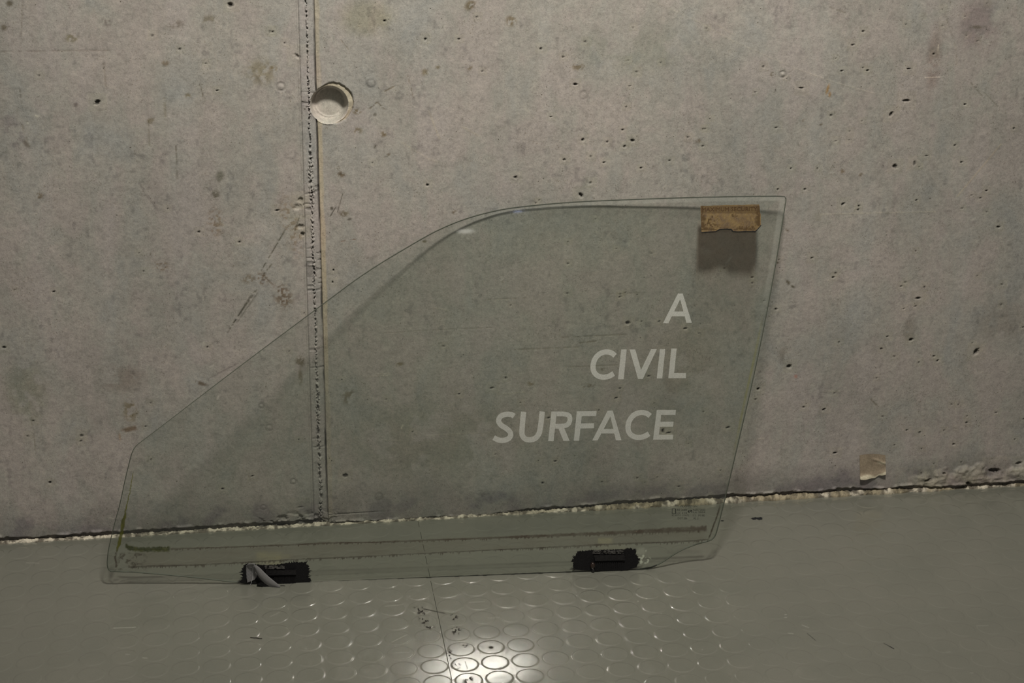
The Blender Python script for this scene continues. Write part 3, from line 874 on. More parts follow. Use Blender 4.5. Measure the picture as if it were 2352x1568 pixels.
tiles = {}
ye = D + 0.02
for ix in (-2, -1, 0, 1):
    for iy in (0, 1, 2):
        x0 = seam_x + ix * 1.0
        y1 = ye - iy * 1.0
        o = link('floor_tile', tile_box(x0, x0 + 1.0, y1 - 1.0, y1, iy == 0), floor)
        tiles[(ix, iy)] = o
sb = bpy.data.meshes.new('subfloor')
sb.from_pydata([(-2.6, -0.8, -0.0045), (3.4, -0.8, -0.0045), (3.4, D + 0.05, -0.0045), (-2.6, D + 0.05, -0.0045)], [], [(0, 1, 2, 3)])
sb.materials.append(mat_plain('dark_screed', (0.03, 0.03, 0.027), 0.9, 0.1, 0.2, 30))
link('subfloor', sb, floor)

# one stud: a flat disc with a rounded shoulder
prof = [(0.0, 0.00043), (0.0150, 0.00043)] + [(0.0159 + 0.0030 * k / 8, 0.00043 * (0.5 + 0.5 * math.cos(math.pi * k / 8))) for k in range(9)] + [(0.0191, -0.00004)]
NS = 48
vs_, fs_ = [(0, 0, prof[0][1])], []
for r, z in prof[1:]:
    for k in range(NS):
        a = 2 * math.pi * k / NS
        vs_.append((r * math.cos(a), r * math.sin(a), z))
for k in range(NS):
    fs_.append((0, 1 + k, 1 + (k + 1) % NS))
for q in range(len(prof) - 2):
    for k in range(NS):
        a, b = 1 + q * NS + k, 1 + q * NS + (k + 1) % NS
        fs_.append((a, a + NS, b + NS, b))
stud_me = bpy.data.meshes.new('stud')
stud_me.from_pydata(vs_, [], fs_)
stud_me.polygons.foreach_set('use_smooth', np.ones(len(fs_), bool))
stud_me.materials.append(M_FLO)
OX, OY = 6.75822 * S, 57.61525 * S
GA = 0.0027548
cand = []
for i in range(-40, 50):
    for j in range(-6, 42):
        x = OX + (i * math.cos(GA) + j * math.sin(GA)) * S
        y = OY + (i * math.sin(GA) - j * math.cos(GA)) * S
        if not (-1.9 < x < 2.6 and 0.3 < y < D - 0.026):
            continue
        px, py = project((x, y, 0))
        vis = -35 < px < 2387 and py < 1600
        cand.append((not vis, y, x, vis))
cand.sort()
nind = 0
rest = {}
for nv, y, x, vis in cand:
    ix = int(math.floor((x - seam_x - sl * (y - (SA[1] + SB[1]) / 2)) / 1.0))
    iy = int((ye - y) // 1.0)
    key = (max(-2, min(1, ix)), max(0, min(2, iy)))
    if vis and nind < 300:
        o = link('stud', stud_me, tiles[key])
        o.location = (x, y, 0)
        nind += 1
    else:
        rest.setdefault(key, []).append((x, y))
SV = np.array(vs_)
for key, L in rest.items():
    far = [(0, 0)]
    V = np.concatenate([SV + np.array([x, y, 0]) for x, y in L])
    n = len(SV)
    F = []
    for q in range(len(L)):
        F += [tuple(a + q * n for a in f) for f in fs_]
    tag(mesh('stud_field', V, F, M_FLO, tiles[key]), kind='stuff')

# ------------------------------------------------------------------ the car window glass
LEFT = [(254.5, 1312), (249, 1308), (246, 1297), (248.8, 1265.6), (257.4, 1228), (267.4, 1188), (276, 1159.5), (289, 1096), (297.6, 1062), (303, 1041), (309, 1029), (318, 1020)]
BOT = [(254.5, 1312), (300, 1313.5), (360, 1318), (415, 1323), (473, 1329), (553, 1339), (700, 1339.7), (1000, 1326.5), (1300, 1314.6), (1463, 1309), (1495, 1304), (1511, 1297), (1527, 1288), (1550, 1272), (1575, 1259), (1604, 1248.5), (1625, 1243.5), (1634, 1240)]
RIGHT = [(1634, 1240), (1640, 1235), (1644.5, 1227), (1650, 1207), (1664, 1150), (1676, 1100), (1700, 997), (1731.6, 862), (1763, 707), (1784, 593), (1803, 471), (1805.3, 461), (1806, 455.5), (1805, 452.3), (1802.6, 450.6)]
TOP = [(318, 1020), (382.7, 971), (486, 891), (606, 800), (738.6, 701), (840.6, 624.5), (960, 553), (1007.4, 527), (1065, 503), (1122, 487), (1170, 477.4), (1237, 470), (1313.5, 463.5), (1400, 459.5), (1550, 454), (1630, 452), (1709, 450.5), (1790, 449.7), (1802.6, 450.6)]


def curve_uv(pts, n, smooth=True):
    u, v = glass_uv([p[0] for p in pts], [p[1] for p in pts])
    P = np.stack([u, v], 1)
    d = np.r_[0, np.cumsum(np.linalg.norm(np.diff(P, axis=0), axis=1))]
    # monotone-ish smooth resampling: chaikin on the polyline first
    for _ in range(2):
        Q = [P[0]]
        for a, b in zip(P[:-1], P[1:]):
            Q += [a * .75 + b * .25, a * .25 + b * .75]
        Q.append(P[-1])
        P = np.array(Q)
    d = np.r_[0, np.cumsum(np.linalg.norm(np.diff(P, axis=0), axis=1))]
    t = np.linspace(0, d[-1], n)
    return np.stack([np.interp(t, d, P[:, 0]), np.interp(t, d, P[:, 1])], 1)


NU, NV_ = 260, 150
cb, ct = curve_uv(BOT, NU), curve_uv(TOP, NU)
cl, cr2 = curve_uv(LEFT, NV_), curve_uv(RIGHT, NV_)
s_u = np.linspace(0, 1, NU)[None, :, None]
t_v = np.linspace(0, 1, NV_)[:, None, None]
CO = (1 - t_v) * cb[None] + t_v * ct[None] + (1 - s_u) * cl[:, None] + s_u * cr2[:, None] \
    - ((1 - s_u) * (1 - t_v) * cb[0] + s_u * (1 - t_v) * cb[-1] + (1 - s_u) * t_v * ct[0] + s_u * t_v * ct[-1])
TH = 0.0040
CH = 0.0009
f_ = glass_pt(CO[..., 0], CO[..., 1], np.full(CO.shape[:2], 0.0)).reshape(-1, 3)
b_ = glass_pt(CO[..., 0], CO[..., 1], np.full(CO.shape[:2], -TH)).reshape(-1, 3)
gf = grid_faces(NV_, NU)
window = bpy.data.objects.new('car_side_glass', None)
window.location = tuple(glass_pt(0.3, 0.0))
col.objects.link(window)
tag(window, 'tinted car side window glass leaning on the concrete wall, etched A CIVIL SURFACE', 'car glass')
bpy.context.view_layer.update()
WOFF = np.array(window.location)


def wpart(name, V, F, mat, smooth=True, vcol=None, parent=None):
    """a part of the glass, its mesh stored relative to the window's own origin"""
    return mesh(name, np.asarray(V) - WOFF, F, mat, parent or window, smooth, vcol)


pane = wpart('glass_pane', np.concatenate([f_, b_]), np.concatenate([gf, gf[:, ::-1] + len(f_)]), M_GLA)
# boundary loop for the ground edge
loop = np.concatenate([cb[:-1], cr2[:-1], ct[::-1][:-1], cl[::-1][:-1]])
nx = np.roll(loop, -1, 0) - np.roll(loop, 1, 0)
nrm = np.stack([nx[:, 1], -nx[:, 0]], 1)
nrm /= np.linalg.norm(nrm, axis=1, keepdims=True) + 1e-9
nrm[np.isnan(nrm)] = 0
for _ in range(4):
    nrm = (np.roll(nrm, 1, 0) + nrm + np.roll(nrm, -1, 0)) / 3
rings = []
for ex, off in ((0, 0), (CH * 0.8, -CH * 0.5), (CH * 1.15, -CH * 1.4), (CH * 1.15, -TH + CH * 1.4), (CH * 0.8, -TH + CH * 0.5), (0, -TH)):
    q = loop + nrm * ex
    rings.append(glass_pt(q[:, 0], q[:, 1], np.full(len(q), off)))
n = len(loop)
RV = np.concatenate(rings)
RF = []
for k in range(len(rings) - 1):
    for i in range(n):
        j = (i + 1) % n
        RF.append((k * n + i, (k + 1) * n + i, (k + 1) * n + j, k * n + j))
nb_ = len(cb) - 1
pxb = project(glass_pt(loop[:, 0], loop[:, 1]))[0]
low_i = {i for i in range(n) if i < nb_ and 545 < pxb[i] < 1505}
RF1 = [f for f in RF if (f[0] % n) not in low_i]
RF2 = [f for f in RF if (f[0] % n) in low_i]
tag(wpart('ground_edge', RV, RF1, M_RIM), 'greenish ground edge of the glass')
M_SHADE = mat_plain('shaded_bottom_edge', (0.012, 0.013, 0.010), 0.6, 0.3)  # contact shade beneath the pane, put into the edge colour
tag(wpart('bottom_edge', RV, RF2, M_SHADE), 'bottom edge resting on the floor, darkened with its contact shade')


# -- etched letters, drawn stroke by stroke
def C6(p):
    return (1100 + p[0] / 3.824, 640 + p[1] / 3.824)


def ribbon(pts, wd):
    P = np.array(pts, float)
    for _ in range(2):
        Q = [P[0]]
        for a, b in zip(P[:-1], P[1:]):
            Q += [a * .75 + b * .25, a * .25 + b * .75]
        Q.append(P[-1])
        P = np.array(Q)
    t = np.gradient(P, axis=0)
    t /= np.linalg.norm(t, axis=1, keepdims=True)
    nn = np.stack([-t[:, 1], t[:, 0]], 1)
    A, B = P + nn * wd / 2, P - nn * wd / 2
    return [[A[i], A[i + 1], B[i + 1], B[i]] for i in range(len(P) - 1)]


def flat_polys(name, polys, conv, mat, off, parent=None, vcol=None):
    V, F = [], []
    for poly in polys:
        q = [conv(p) for p in poly]
        base = len(V)
        P3 = gpx([a[0] for a in q], [a[1] for a in q], off)
        V += list(P3)
        if len(q) <= 4:
            F.append(tuple(range(base, base + len(q))))
        else:
            F += [tuple(base + i for i in t) for t in hull_fill(q)]
    me = wpart(name, V, F, mat, False, parent=parent)
    bm = bmesh.new()
    bm.from_mesh(me.data)
    for f in bm.faces:                         # all faces look out of the glass
        f.normal_update()
        if f.normal.dot(Vector(go)) < 0:
            f.normal_flip()
    bm.to_mesh(me.data)
    bm.free()
    return me


AP = [[(1617, 390), (1748, 130), (1769, 130), (1768, 180), (1664, 390)], [(1769, 130), (1790, 130), (1870, 386), (1822, 386), (1768, 180)], [(1715, 287), (1796, 287), (1807, 330), (1694, 330)]]
LET = [
    ('A', AP),
    ('C', ribbon([(1196, 676), (1170, 652), (1120, 638), (1062, 655), (1018, 700), (999, 765), (1008, 820), (1045, 856), (1095, 866), (1145, 856), (1184, 832)], 46)),
    ('I', [[(1250, 620), (1298, 620), (1272, 882), (1222, 882)]]),
    ('V', [[(1323, 620), (1373, 620), (1424, 800), (1420, 879), (1398, 880)], [(1513, 617), (1563, 617), (1440, 879), (1420, 879), (1424, 800)]]),
    ('I', [[(1590, 617), (1637, 617), (1610, 875), (1562, 875)]]),
    ('L', [[(1690, 613), (1737, 613), (1715, 828), (1711, 873), (1663, 873)], [(1715, 828), (1820, 828), (1817, 872), (1711, 873)]]),
    ('S', ribbon([(310, 1206), (285, 1190), (240, 1188), (190, 1203), (168, 1245), (190, 1285), (245, 1315), (284, 1355), (272, 1398), (225, 1420), (172, 1418), (130, 1394)], 46)),
    ('U', ribbon([(393, 1167), (384, 1250), (378, 1330), (378, 1375), (405, 1408), (450, 1416), (498, 1402), (530, 1360), (541, 1300), (549, 1240), (556, 1165)], 47)),
    ('R', [[(637, 1165), (685, 1165), (656, 1425), (608, 1425)]] + ribbon([(684, 1186), (745, 1186), (795, 1196), (802, 1240), (785, 1280), (740, 1294), (671, 1295)], 42) + [[(700, 1316), (750, 1312), (797, 1423), (742, 1423)]]),
    ('F', [[(860, 1163), (908, 1163), (880, 1422), (833, 1422)], [(908, 1163), (1033, 1161), (1030, 1205), (903, 1206)], [(896, 1270), (1013, 1268), (1009, 1312), (892, 1314)]]),
    ('A', [[(995, 1420), (1130, 1158), (1153, 1157), (1155, 1208), (1043, 1418)], [(1153, 1157), (1175, 1157), (1252, 1417), (1203, 1417), (1155, 1208)], [(1096, 1318), (1180, 1318), (1190, 1358), (1075, 1358)]]),
    ('C', ribbon([(1504, 1204), (1478, 1182), (1425, 1170), (1362, 1190), (1318, 1245), (1306, 1310), (1322, 1362), (1370, 1391), (1420, 1394), (1462, 1380), (1494, 1360)], 46)),
    ('E', [[(1562, 1150), (1605, 1150), (1577, 1412), (1530, 1412)], [(1605, 1150), (1730, 1150), (1727, 1195), (1600, 1195)], [(1594, 1255), (1710, 1254), (1706, 1298), (1589, 1299)], [(1582, 1368), (1707, 1368), (1703, 1411), (1577, 1412)]]),
]
for ch, polys in LET:
    o = flat_polys('etched_letter', polys, C6, M_ETCH, 0.00035)
    tag(o, 'frosted capital %s etched in the glass' % ch)

# -- small black maker's stamp
stamp = bpy.data.objects.new('glazing_stamp', None)
col.objects.link(stamp)
stamp.parent = window
tag(stamp, 'small black maker stamp of numbers and letters')


def text_px(name, s, x0, y0, x1, y1, conv, mat, off, parent, rise=0.0):
    cu = bpy.data.curves.new('t', 'FONT')
    cu.body = s
    cu.resolution_u = 2
    o = bpy.data.objects.new('t', cu)
    col.objects.link(o)
    bpy.context.view_layer.update()
    me = o.evaluated_get(bpy.context.evaluated_depsgraph_get()).to_mesh()
    V = np.array([v.co[:2] for v in me.vertices])
    F = [tuple(p.vertices) for p in me.polygons]
    bpy.data.objects.remove(o)
    bpy.data.curves.remove(cu)
    mn, mx = V.min(0), V.max(0)
    q = (V - mn) / (mx - mn)
    xx = x0 + q[:, 0] * (x1 - x0)
    yy_ = y1 - q[:, 1] * (y1 - y0) + rise * q[:, 0]
    P = np.array([conv((a, b)) for a, b in zip(xx, yy_)])
    return wpart(name, gpx(P[:, 0], P[:, 1], off), F, mat, False, parent=parent)


def C8(p):
    return (1500 + p[0] / 7.84, 1100 + p[1] / 7.84)


for s, x0, y0, x1, y1 in [('PILKINGTON', 495, 472, 793, 506), ('AS 2080', 427, 536, 610, 572), ('NZS 5443', 724, 536, 940, 572), ('Lic 210', 427, 590, 612, 624), ('Lic 2004', 724, 578, 940, 612),
                          ('BS 857/1 (1967)', 340, 636, 645, 674), ('T.T.', 712, 640, 775, 672), ('M180', 818, 636, 932, 672), ('DOT 286', 445, 686, 615, 722), ('AS 2', 724, 686, 818, 722)]:
    text_px('stamp_lettering', s, x0, y0, x1, y1, C8, M_INK, 0.00025, stamp)
flat_polys('stamp_mark', [[(340, 530), (412, 530), (412, 537), (340, 537)], [(340, 537), (350, 537), (350, 615), (340, 615)], [(398, 537), (412, 537), (412, 615), (398, 615)], [(340, 615), (412, 615), (412, 624), (340, 624)]], C8, M_INK, 0.00025, stamp)
flat_polys('stamp_mark', [[(627, 572), (650, 556), (663, 556), (648, 577), (668, 598), (640, 604), (628, 590)], [(668, 552), (704, 556), (708, 600), (692, 604), (690, 572), (672, 590), (660, 578), (674, 566)]], C8, M_INK, 0.00025, stamp)
hat = []
for k in range(12):
    a = k * math.pi / 6
    hat.append([(650 + 50 * math.cos(a), 398 + 50 * math.sin(a)), (650 + 50 * math.cos(a + .5), 398 + 50 * math.sin(a + .5)), (650 + 38 * math.cos(a + .5), 398 + 38 * math.sin(a + .5)), (650 + 38 * math.cos(a), 398 + 38 * math.sin(a))])
for k in range(-3, 4):
    h_ = math.sqrt(36 ** 2 - (k * 10) ** 2)
    hat.append([(650 + k * 10 - 2.5, 398 - h_), (650 + k * 10 + 2.5, 398 - h_), (650 + k * 10 + 2.5, 398 + h_), (650 + k * 10 - 2.5, 398 + h_)])
    hat.append([(650 - h_, 398 + k * 10 - 2), (650 + h_, 398 + k * 10 - 2), (650 + h_, 398 + k * 10 + 2), (650 - h_, 398 + k * 10 + 2)])
flat_polys('stamp_mark', hat, C8, mat_film('faint_ink_roundel'), 0.00025, stamp)
me_ = [o for o in bpy.data.objects if o.name.startswith('stamp_mark')][-1].data
a_ = me_.color_attributes.new('stain', 'FLOAT_COLOR', 'POINT')
a_.data.foreach_set('color', np.tile(np.array([0.03, 0.03, 0.025, 0.55], np.float32), len(me_.vertices)))


# -- films of dirt, tint and painted shade: fine meshes lying on the glass, each vertex carrying colour and coverage
def film(name, x0, x1, y0, y1, st, fn, mat=M_FILM, off=0.0002, label=None, parent=None):
    xx, yy_ = np.meshgrid(np.arange(x0, x1 + st, st), np.arange(y0, y1 + st, st))
    rgb, al = fn(xx, yy_)
    V = gpx(xx, yy_, off).reshape(-1, 3)
    F = grid_faces(*xx.shape, flip=True)
    al = np.clip(al, 0, 1)
    keep = al.ravel()[F].max(1) > 0.012
    F = F[keep]
    if not len(F):
        return
    idx, inv = np.unique(F, return_inverse=True)
    colr = np.concatenate([np.broadcast_to(rgb, xx.shape + (3,)).reshape(-1, 3), al.reshape(-1, 1)], 1)
    o = wpart(name, V[idx], inv.reshape(F.shape), mat, True, colr[idx], parent)
    if label:
        tag(o, label)
    return o


UP = np.array([(289, 1257, 8), (300, 1259, 9), (383, 1260, 9), (392, 1260, 3), (520, 1256.5, 2.6), (680, 1250.5, 3), (753, 1246.5, 3.4), (860, 1245, 3.2), (1100, 1236, 4), (1250, 1230, 6), (1365, 1225, 7), (1480, 1220, 9), (1560, 1216, 12), (1623, 1213, 14)])
LO = np.array([(300, 1302, 3), (340, 1300, 3.5), (458, 1297, 3), (558, 1291.5, 2.6), (687, 1284, 2.4), (823, 1278.4, 2.4), (900, 1274, 1.6), (1250, 1257, 2.6), (1422, 1248.5, 3.4), (1537, 1244.7, 3.6), (1600, 1241, 3), (1628, 1238, 2.2)])


def line_fn(T, rgb, k, seed, drip=3.0):
    def fn(x, y):
        yc = np.interp(x, T[:, 0], T[:, 1])
        wd = np.interp(x, T[:, 0], T[:, 2])
        nz = fbm(x, y * 0.6, 5, seed, 3)
        dr = ss(0.55, 0.8, vn(x, y * 0.15, 2.2, seed + 5)) * drip
        d = (y - yc) / (wd * 0.5 + np.where(y > yc, dr, 0.4))
        al = ss(1.25, 0.45, abs(d) + (nz - 0.5) * 0.8) * (0.55 + 0.7 * (fbm(x, y, 22, seed + 9, 3) - 0.25)) * k
        al *= ss(T[0, 0] - 2, T[0, 0] + 2, x) * ss(T[-1, 0] + 2, T[-1, 0] - 2, x)
        return np.array(rgb), al
    return fn


film('dirt_shade_line', 286, 1628, 1198, 1275, 1.5, line_fn(UP[3:], (0.060, 0.043, 0.030), 0.95, 201), label='brown dirt line across the lower glass')
film('dirt_shade_line', 296, 1632, 1225, 1312, 1.5, line_fn(LO, (0.050, 0.038, 0.028), 0.9, 211, 4.0), label='thin lower dirt line with bristly drips')


def haze(x, y):
    yu = np.interp(x, UP[:, 0], UP[:, 1])
    yl = np.interp(x, LO[:, 0], LO[:, 1])
    al = ss(yu - 1, yu + 3, y) * ss(yl + 1, yl - 3, y) * (0.10 + 0.30 * fbm(x * 0.35, y * 2.2, 22, 221, 4) ** 2) * ss(285, 300, x) * ss(1630, 1612, x)
    return np.array((0.13, 0.10, 0.07)), al


film('dried_residue', 284, 1632, 1212, 1304, 4, haze, label='faint brown residue band between the dirt lines')


def moss1(x, y):
    yc = np.interp(x, [289, 300, 330, 383, 392], [1253, 1259, 1262, 1260, 1260])
    al = ss(1.3, 0.5, abs(y - yc) / 5.5 + (fbm(x, y, 4, 231, 3) - .5) * 1.0) * ss(286, 290, x) * ss(394, 386, x)
    return np.array((0.034, 0.040, 0.012)) + 0.03 * ss(.55, .7, fbm(x, y, 6, 236, 2))[..., None] * np.array((1, 1, .1)), al * 0.9


film('moss_patch', 284, 398, 1246, 1274, 1.2, moss1, label='dark green moss on the dirt line')
MS = np.array([(306, 1085, 1.6), (297.6, 1133, 2.2), (291, 1160, 2.6), (287.5, 1177, 4), (285, 1190, 8), (283, 1199, 9), (277.5, 1231, 9), (272, 1255, 7), (267, 1268, 2)])


def moss2(x, y):
    xc = np.interp(y, MS[:, 1], MS[:, 0]) + (vn(y * 1.0, x * 0, 7, 241) - .5) * 2.0
    wd = np.interp(y, MS[:, 1], MS[:, 2])
    al = ss(1.2, 0.6, abs(x - xc) / (wd / 2) + (fbm(x * 2, y * 0.5, 4, 243, 3) - .5) * 0.7) * ss(1080, 1092, y) * ss(1270, 1262, y)
    g = fbm(x, y * 0.7, 7, 247, 2)[..., None] * ss(1100, 1200, y)[..., None]
    rgb = np.array((0.105, 0.105, 0.012)) * (1 - g) + np.array((0.028, 0.032, 0.008)) * g
    return rgb, al * 0.92


film('moss_streak', 258, 314, 1080, 1274, 1.2, moss2, label='yellow green moss streak down the left edge')


def moss3(x, y):
    xc = np.interp(y, [736, 829, 913, 976, 1060], [1750.5, 1731, 1712, 1699, 1681])
    al = ss(1.3, 0.2, abs(x - xc) / 3.4) * ss(700, 800, y) * ss(1080, 960, y) * (0.15 + 0.5 * fbm(x, y * .3, 14, 251, 3))
    return np.array((0.17, 0.17, 0.05)), al


film('moss_streak', 1668, 1764, 700, 1084, 1.6, moss3, label='faint green tinge down the right edge')


def squig(x, y):
    al = ss(0.50, 0.62, fbm(x, y, 7, 261, 4)) * (0.5 + .5 * ss(.4, .6, fbm(x, y, 2.6, 263, 2))) * ss(266, 276, x) * ss(345, 318, x) * ss(1266, 1274, y) * ss(1312, 1304, y)
    al = np.maximum(al * 0.65, ss(1.3, .5, abs(x - 266 - 1.5 * np.sin(y / 5)) / 2.4) * ss(1260, 1266, y) * ss(1312, 1305, y) * ss(.35, .5, fbm(x, y, 5, 271, 2)) * .8)
    xc = np.interp(y, [1179, 1226], [1650, 1632])
    return np.array((0.055, 0.042, 0.030)), al


film('dirt_smear', 260, 348, 1258, 1314, 1.3, squig, label='speckled brown dirt in the lower left corner')


def redge(x, y):
    xc = np.interp(y, [1150, 1179, 1226, 1238], [1656, 1649, 1632, 1627])
    al = ss(1.3, .4, abs(x - xc) / 2.0 + (fbm(x, y, 4, 281, 2) - .5)) * ss(1150, 1175, y) * ss(1240, 1230, y) * .85
    return np.array((0.05, 0.042, 0.028)), al


film('dirt_smear', 1618, 1662, 1148, 1242, 1.3, redge, label='dark dirt line beside the lower right edge')


def glue1(x, y):
    a = ss(582, 596, x) * ss(655, 640, x) * ss(1262, 1272, y) * ss(1299, 1294, y) * (0.10 + 0.4 * fbm(x * .5, y * 1.5, 9, 291, 3))
    b = ss(588, 612, x) * ss(672, 662, x) * ss(1270, 1275, y) * ss(1284, 1280, y) * 0.18
    return np.array((0.34, 0.32, 0.17)), np.maximum(a, b)


film('glue_stain', 578, 676, 1258, 1302, 2, glue1, label='yellowish glue stain above the left bracket')


def glue2(x, y):
    a = ss(1372, 1376, x) * ss(1412, 1400, x) * ss(1232, 1238, y) * ss(1252, 1246, y) * 0.34
    b = ss(1372, 1380, x) * ss(1450, 1430, x) * ss(1246, 1252, y) * ss(1266, 1262, y) * 0.10
    return np.array((0.40, 0.38, 0.22)), np.maximum(a, b)


film('glue_stain', 1366, 1456, 1228, 1270, 2, glue2, label='pale yellow glue stain above the right bracket')


def fleck(x, y):
    q = np.hypot((x - 1478) / 22, (y - 1279) / 22)
    a = ss(1.15, 0.5, q) * ss(0.52, 0.62, fbm(x, y, 5.5, 301, 3)) * 0.75
    b = ss(1.2, 0.3, np.hypot((x - 1472) / 14, (y - 1266) / 10)) * 0.22
    return np.array((0.52, 0.55, 0.44)), np.maximum(a, b)


film('glue_stain', 1460, 1508, 1252, 1304, 1.3, fleck, label='crumbly whitish glue flecks beside the right bracket')


BL = np.array([(553, 1340.2), (700, 1338.6), (1000, 1325.4), (1300, 1313.5), (1463, 1307.6), (1495, 1303), (1511, 1296.5)])


def botline(x, y):
    yc = np.interp(x, BL[:, 0], BL[:, 1])
    al = ss(2.6, 1.0, abs(y - yc) + (vn(x, y * 0, 9, 351) - .5) * 0.8) * ss(556, 566, x) * ss(1508, 1490, x) * 0.88
    return np.array((0.014, 0.016, 0.012)), al  # contact shade under the edge, painted as a dark film


film('dirt_shade_line', 553, 1511, 1292, 1344, 1.0, botline, off=0.0003, label='contact shade painted along the very bottom edge')
TL = np.array([(1065, 503), (1122, 487), (1170, 477.4), (1237, 470), (1313.5, 463.5), (1400, 459.5), (1550, 454), (1630, 452), (1709, 450.5), (1806, 450)])
RL = np.array([(454, 1806), (471, 1803), (593, 1784), (707, 1763), (862, 1731.6)])


def rimband(x, y):
    d1 = y - np.interp(x, TL[:, 0], TL[:, 1])
    d2 = np.interp(y, RL[:, 0], RL[:, 1]) - x
    d = np.minimum(d1, d2 * 0.8)
    b = ss(0.5, 2, d) * ss(13, 9, d) * (0.7 + .6 * (fbm(x, y, 12, 361, 2) - .4))
    k = ss(1100, 1400, x) * ss(840, 560, y)
    return np.array((0.50, 0.51, 0.46)), b * k * 0.17  # pale grey film, strongest near the top right corner


film('pale_margin', 1060, 1808, 448, 866, 2.0, rimband, label='paler margin along the top and right edge')


# translucent brown patch below the sticker, fainter downwards
def patch_film(x, y):
    X0 = np.interp(y, [495, 660], [1602.5, 1597])
    X1 = np.interp(y, [495, 640], [1738, 1734])
    a = ss(X0 - .7, X0 + .7, x) * ss(X1 + .7, X1 - .7, x) * ss(503, 508, y)
    k = 0.10 * ss(690, 570, y + (fbm(x, y, 30, 311, 2) - .5) * 50) + 0.04
    k = k * (0.75 + 0.5 * fbm(x, y, 16, 313, 3))
    cur = ss(5, 1.5, abs(y - (575 - (x - 1620) * 0.22 + 9 * np.sin(x / 15)))) * ss(1606, 1612, x) * ss(1690, 1655, x)
    k2 = ss(1.3, .4, np.hypot((x - 1620) / 14, (y - 575) / 7)) * .25
    diag = ss(4, 1, abs((x - 1672) + (y - 600) * 0.72)) * ss(585, 592, y) * ss(612, 604, y)
    base = np.array((0.20, 0.145, 0.095))
    li = np.array((0.36, 0.34, 0.27))
    mixk = np.clip(cur * 0.15 + k2 + diag * .6, 0, 1)[..., None]
    return base * (1 - mixk) + li * mixk, a * k * ss(1.0, .99, 0 * x)


film('brown_patch', 1594, 1742, 500, 760, 1.2, patch_film, label='translucent brown patch below the torn sticker')

# bright smudges high on the glass
# -- the torn amber sticker
M_STK = None


def mat_sticker():
    t = NT('aged_amber_paper')
    p = t.pos()
    c = t.ramp(t.noise(p, 70, 5, 0.7, 0.5), [(0.30, (0.050, 0.024, 0.002)), (0.45, (0.098, 0.052, 0.005)), (0.60, (0.142, 0.084, 0.012)), (0.75, (0.170, 0.108, 0.022))])
    c = t.mul(c, t.ramp(t.noise(p, 700, 3, 0.7), [(0.3, (0.8, 0.78, 0.7)), (0.7, (1.1, 1.1, 1.1))]))
    b = t.bsdf(c, 0.55, 0.35)
    t.l(t.bump(t.noise(p, 300, 3, 0.6), 0.35, 0.0008), b.inputs['Normal'])
    return t.done(b.outputs[0])


def C7(p):
    return (1550 + p[0] / 6.273, 430 + p[1] / 6.273)


def slab(name, poly, conv, off0, off1, mat, parent=None, jit=0.0, seed=1, sub=1, label=None, bevel=0.0):
    """a plate lying on the glass, outline given on the glass, between two heights above it"""
    pts = [conv(p) for p in poly]
    P = []
    r = random.Random(seed)
    for a, b in zip(pts, pts[1:] + pts[:1]):
        for k in range(sub):
            t = k / sub
            P.append((a[0] + (b[0] - a[0]) * t + (r.random() - .5) * jit * (1 if k else .4), a[1] + (b[1] - a[1]) * t + (r.random() - .5) * jit * (1 if k else .4)))
    px, py = [p[0] for p in P], [p[1] for p in P]
    lo_, hi_ = gpx(px, py, off0), gpx(px, py, off1)
    n = len(P)
    tri = hull_fill(P)
    cxm, cym = sum(px) / n, sum(py) / n
    F = [tuple(i + n for i in t) for t in tri] + [tuple(t[::-1]) for t in tri]
    F += [(i, (i + 1) % n, (i + 1) % n + n, i + n) for i in range(n)]
    o = wpart(name, np.concatenate([lo_, hi_]), F, mat, False, parent=parent)
    bm = bmesh.new()
    bm.from_mesh(o.data)
    bmesh.ops.recalc_face_normals(bm, faces=bm.faces)
    bm.to_mesh(o.data)
    bm.free()
    if label:
        tag(o, label)
    return o


stk = slab('sticker', [(370, 268), (640, 262), (900, 256), (1215, 250), (1222, 330), (1240, 400), (1243, 540), (1205, 585), (1160, 630), (1040, 628), (900, 635), (838, 628), (820, 600), (740, 594), (640, 602), (590, 632), (480, 640), (385, 648), (378, 520), (372, 400)],
           C7, 0.0002, 0.0009, mat_sticker(), jit=1.2, sub=4, seed=5, label='torn amber sticker with faded MAXIMUM SECURITY print')


def stk_ink(x, y):
    X_, Y_ = (x - 1550) * 6.273, (y - 430) * 6.273
    ed = np.maximum.reduce([ss(470, 385, X_), ss(1130, 1215, X_), ss(560, 620, Y_) * 0.8]) * ss(.30, .55, fbm(x, y, 5, 321, 3))
    top = ss(375, 345, Y_) * 0.30
    ln = ss(7, 2, abs(Y_ - 370)) * ss(390, 400, X_) * ss(1200, 1190, X_) * 0.7
    bl = ss(.56, .66, fbm(x, y, 4.2, 325, 2)) * ss(700, 450, X_) * ss(400, 420, Y_) * ss(640, 600, Y_) * .8
    br = ss(.50, .60, vn(x, y * .3, 2.6, 329)) * ss(915, 935, X_) * ss(1165, 1150, X_) * ss(555, 565, Y_) * ss(612, 602, Y_) * .8
    md = ss(.55, .66, vn(x, y, 2.4, 333)) * ss(790, 810, X_) * ss(925, 905, X_) * ss(375, 385, Y_) * ss(435, 425, Y_) * .5
    inside = (X_ > 380) & (X_ < 1225) & (Y_ > 265) & (Y_ < 620) & ~((X_ > 600) & (X_ < 830) & (Y_ > 585)) & ~((X_ > 1160) & (Y_ > 560))
    return np.array((0.070, 0.036, 0.006)), np.maximum.reduce([ed * .7, top, ln, bl, br, md]) * inside


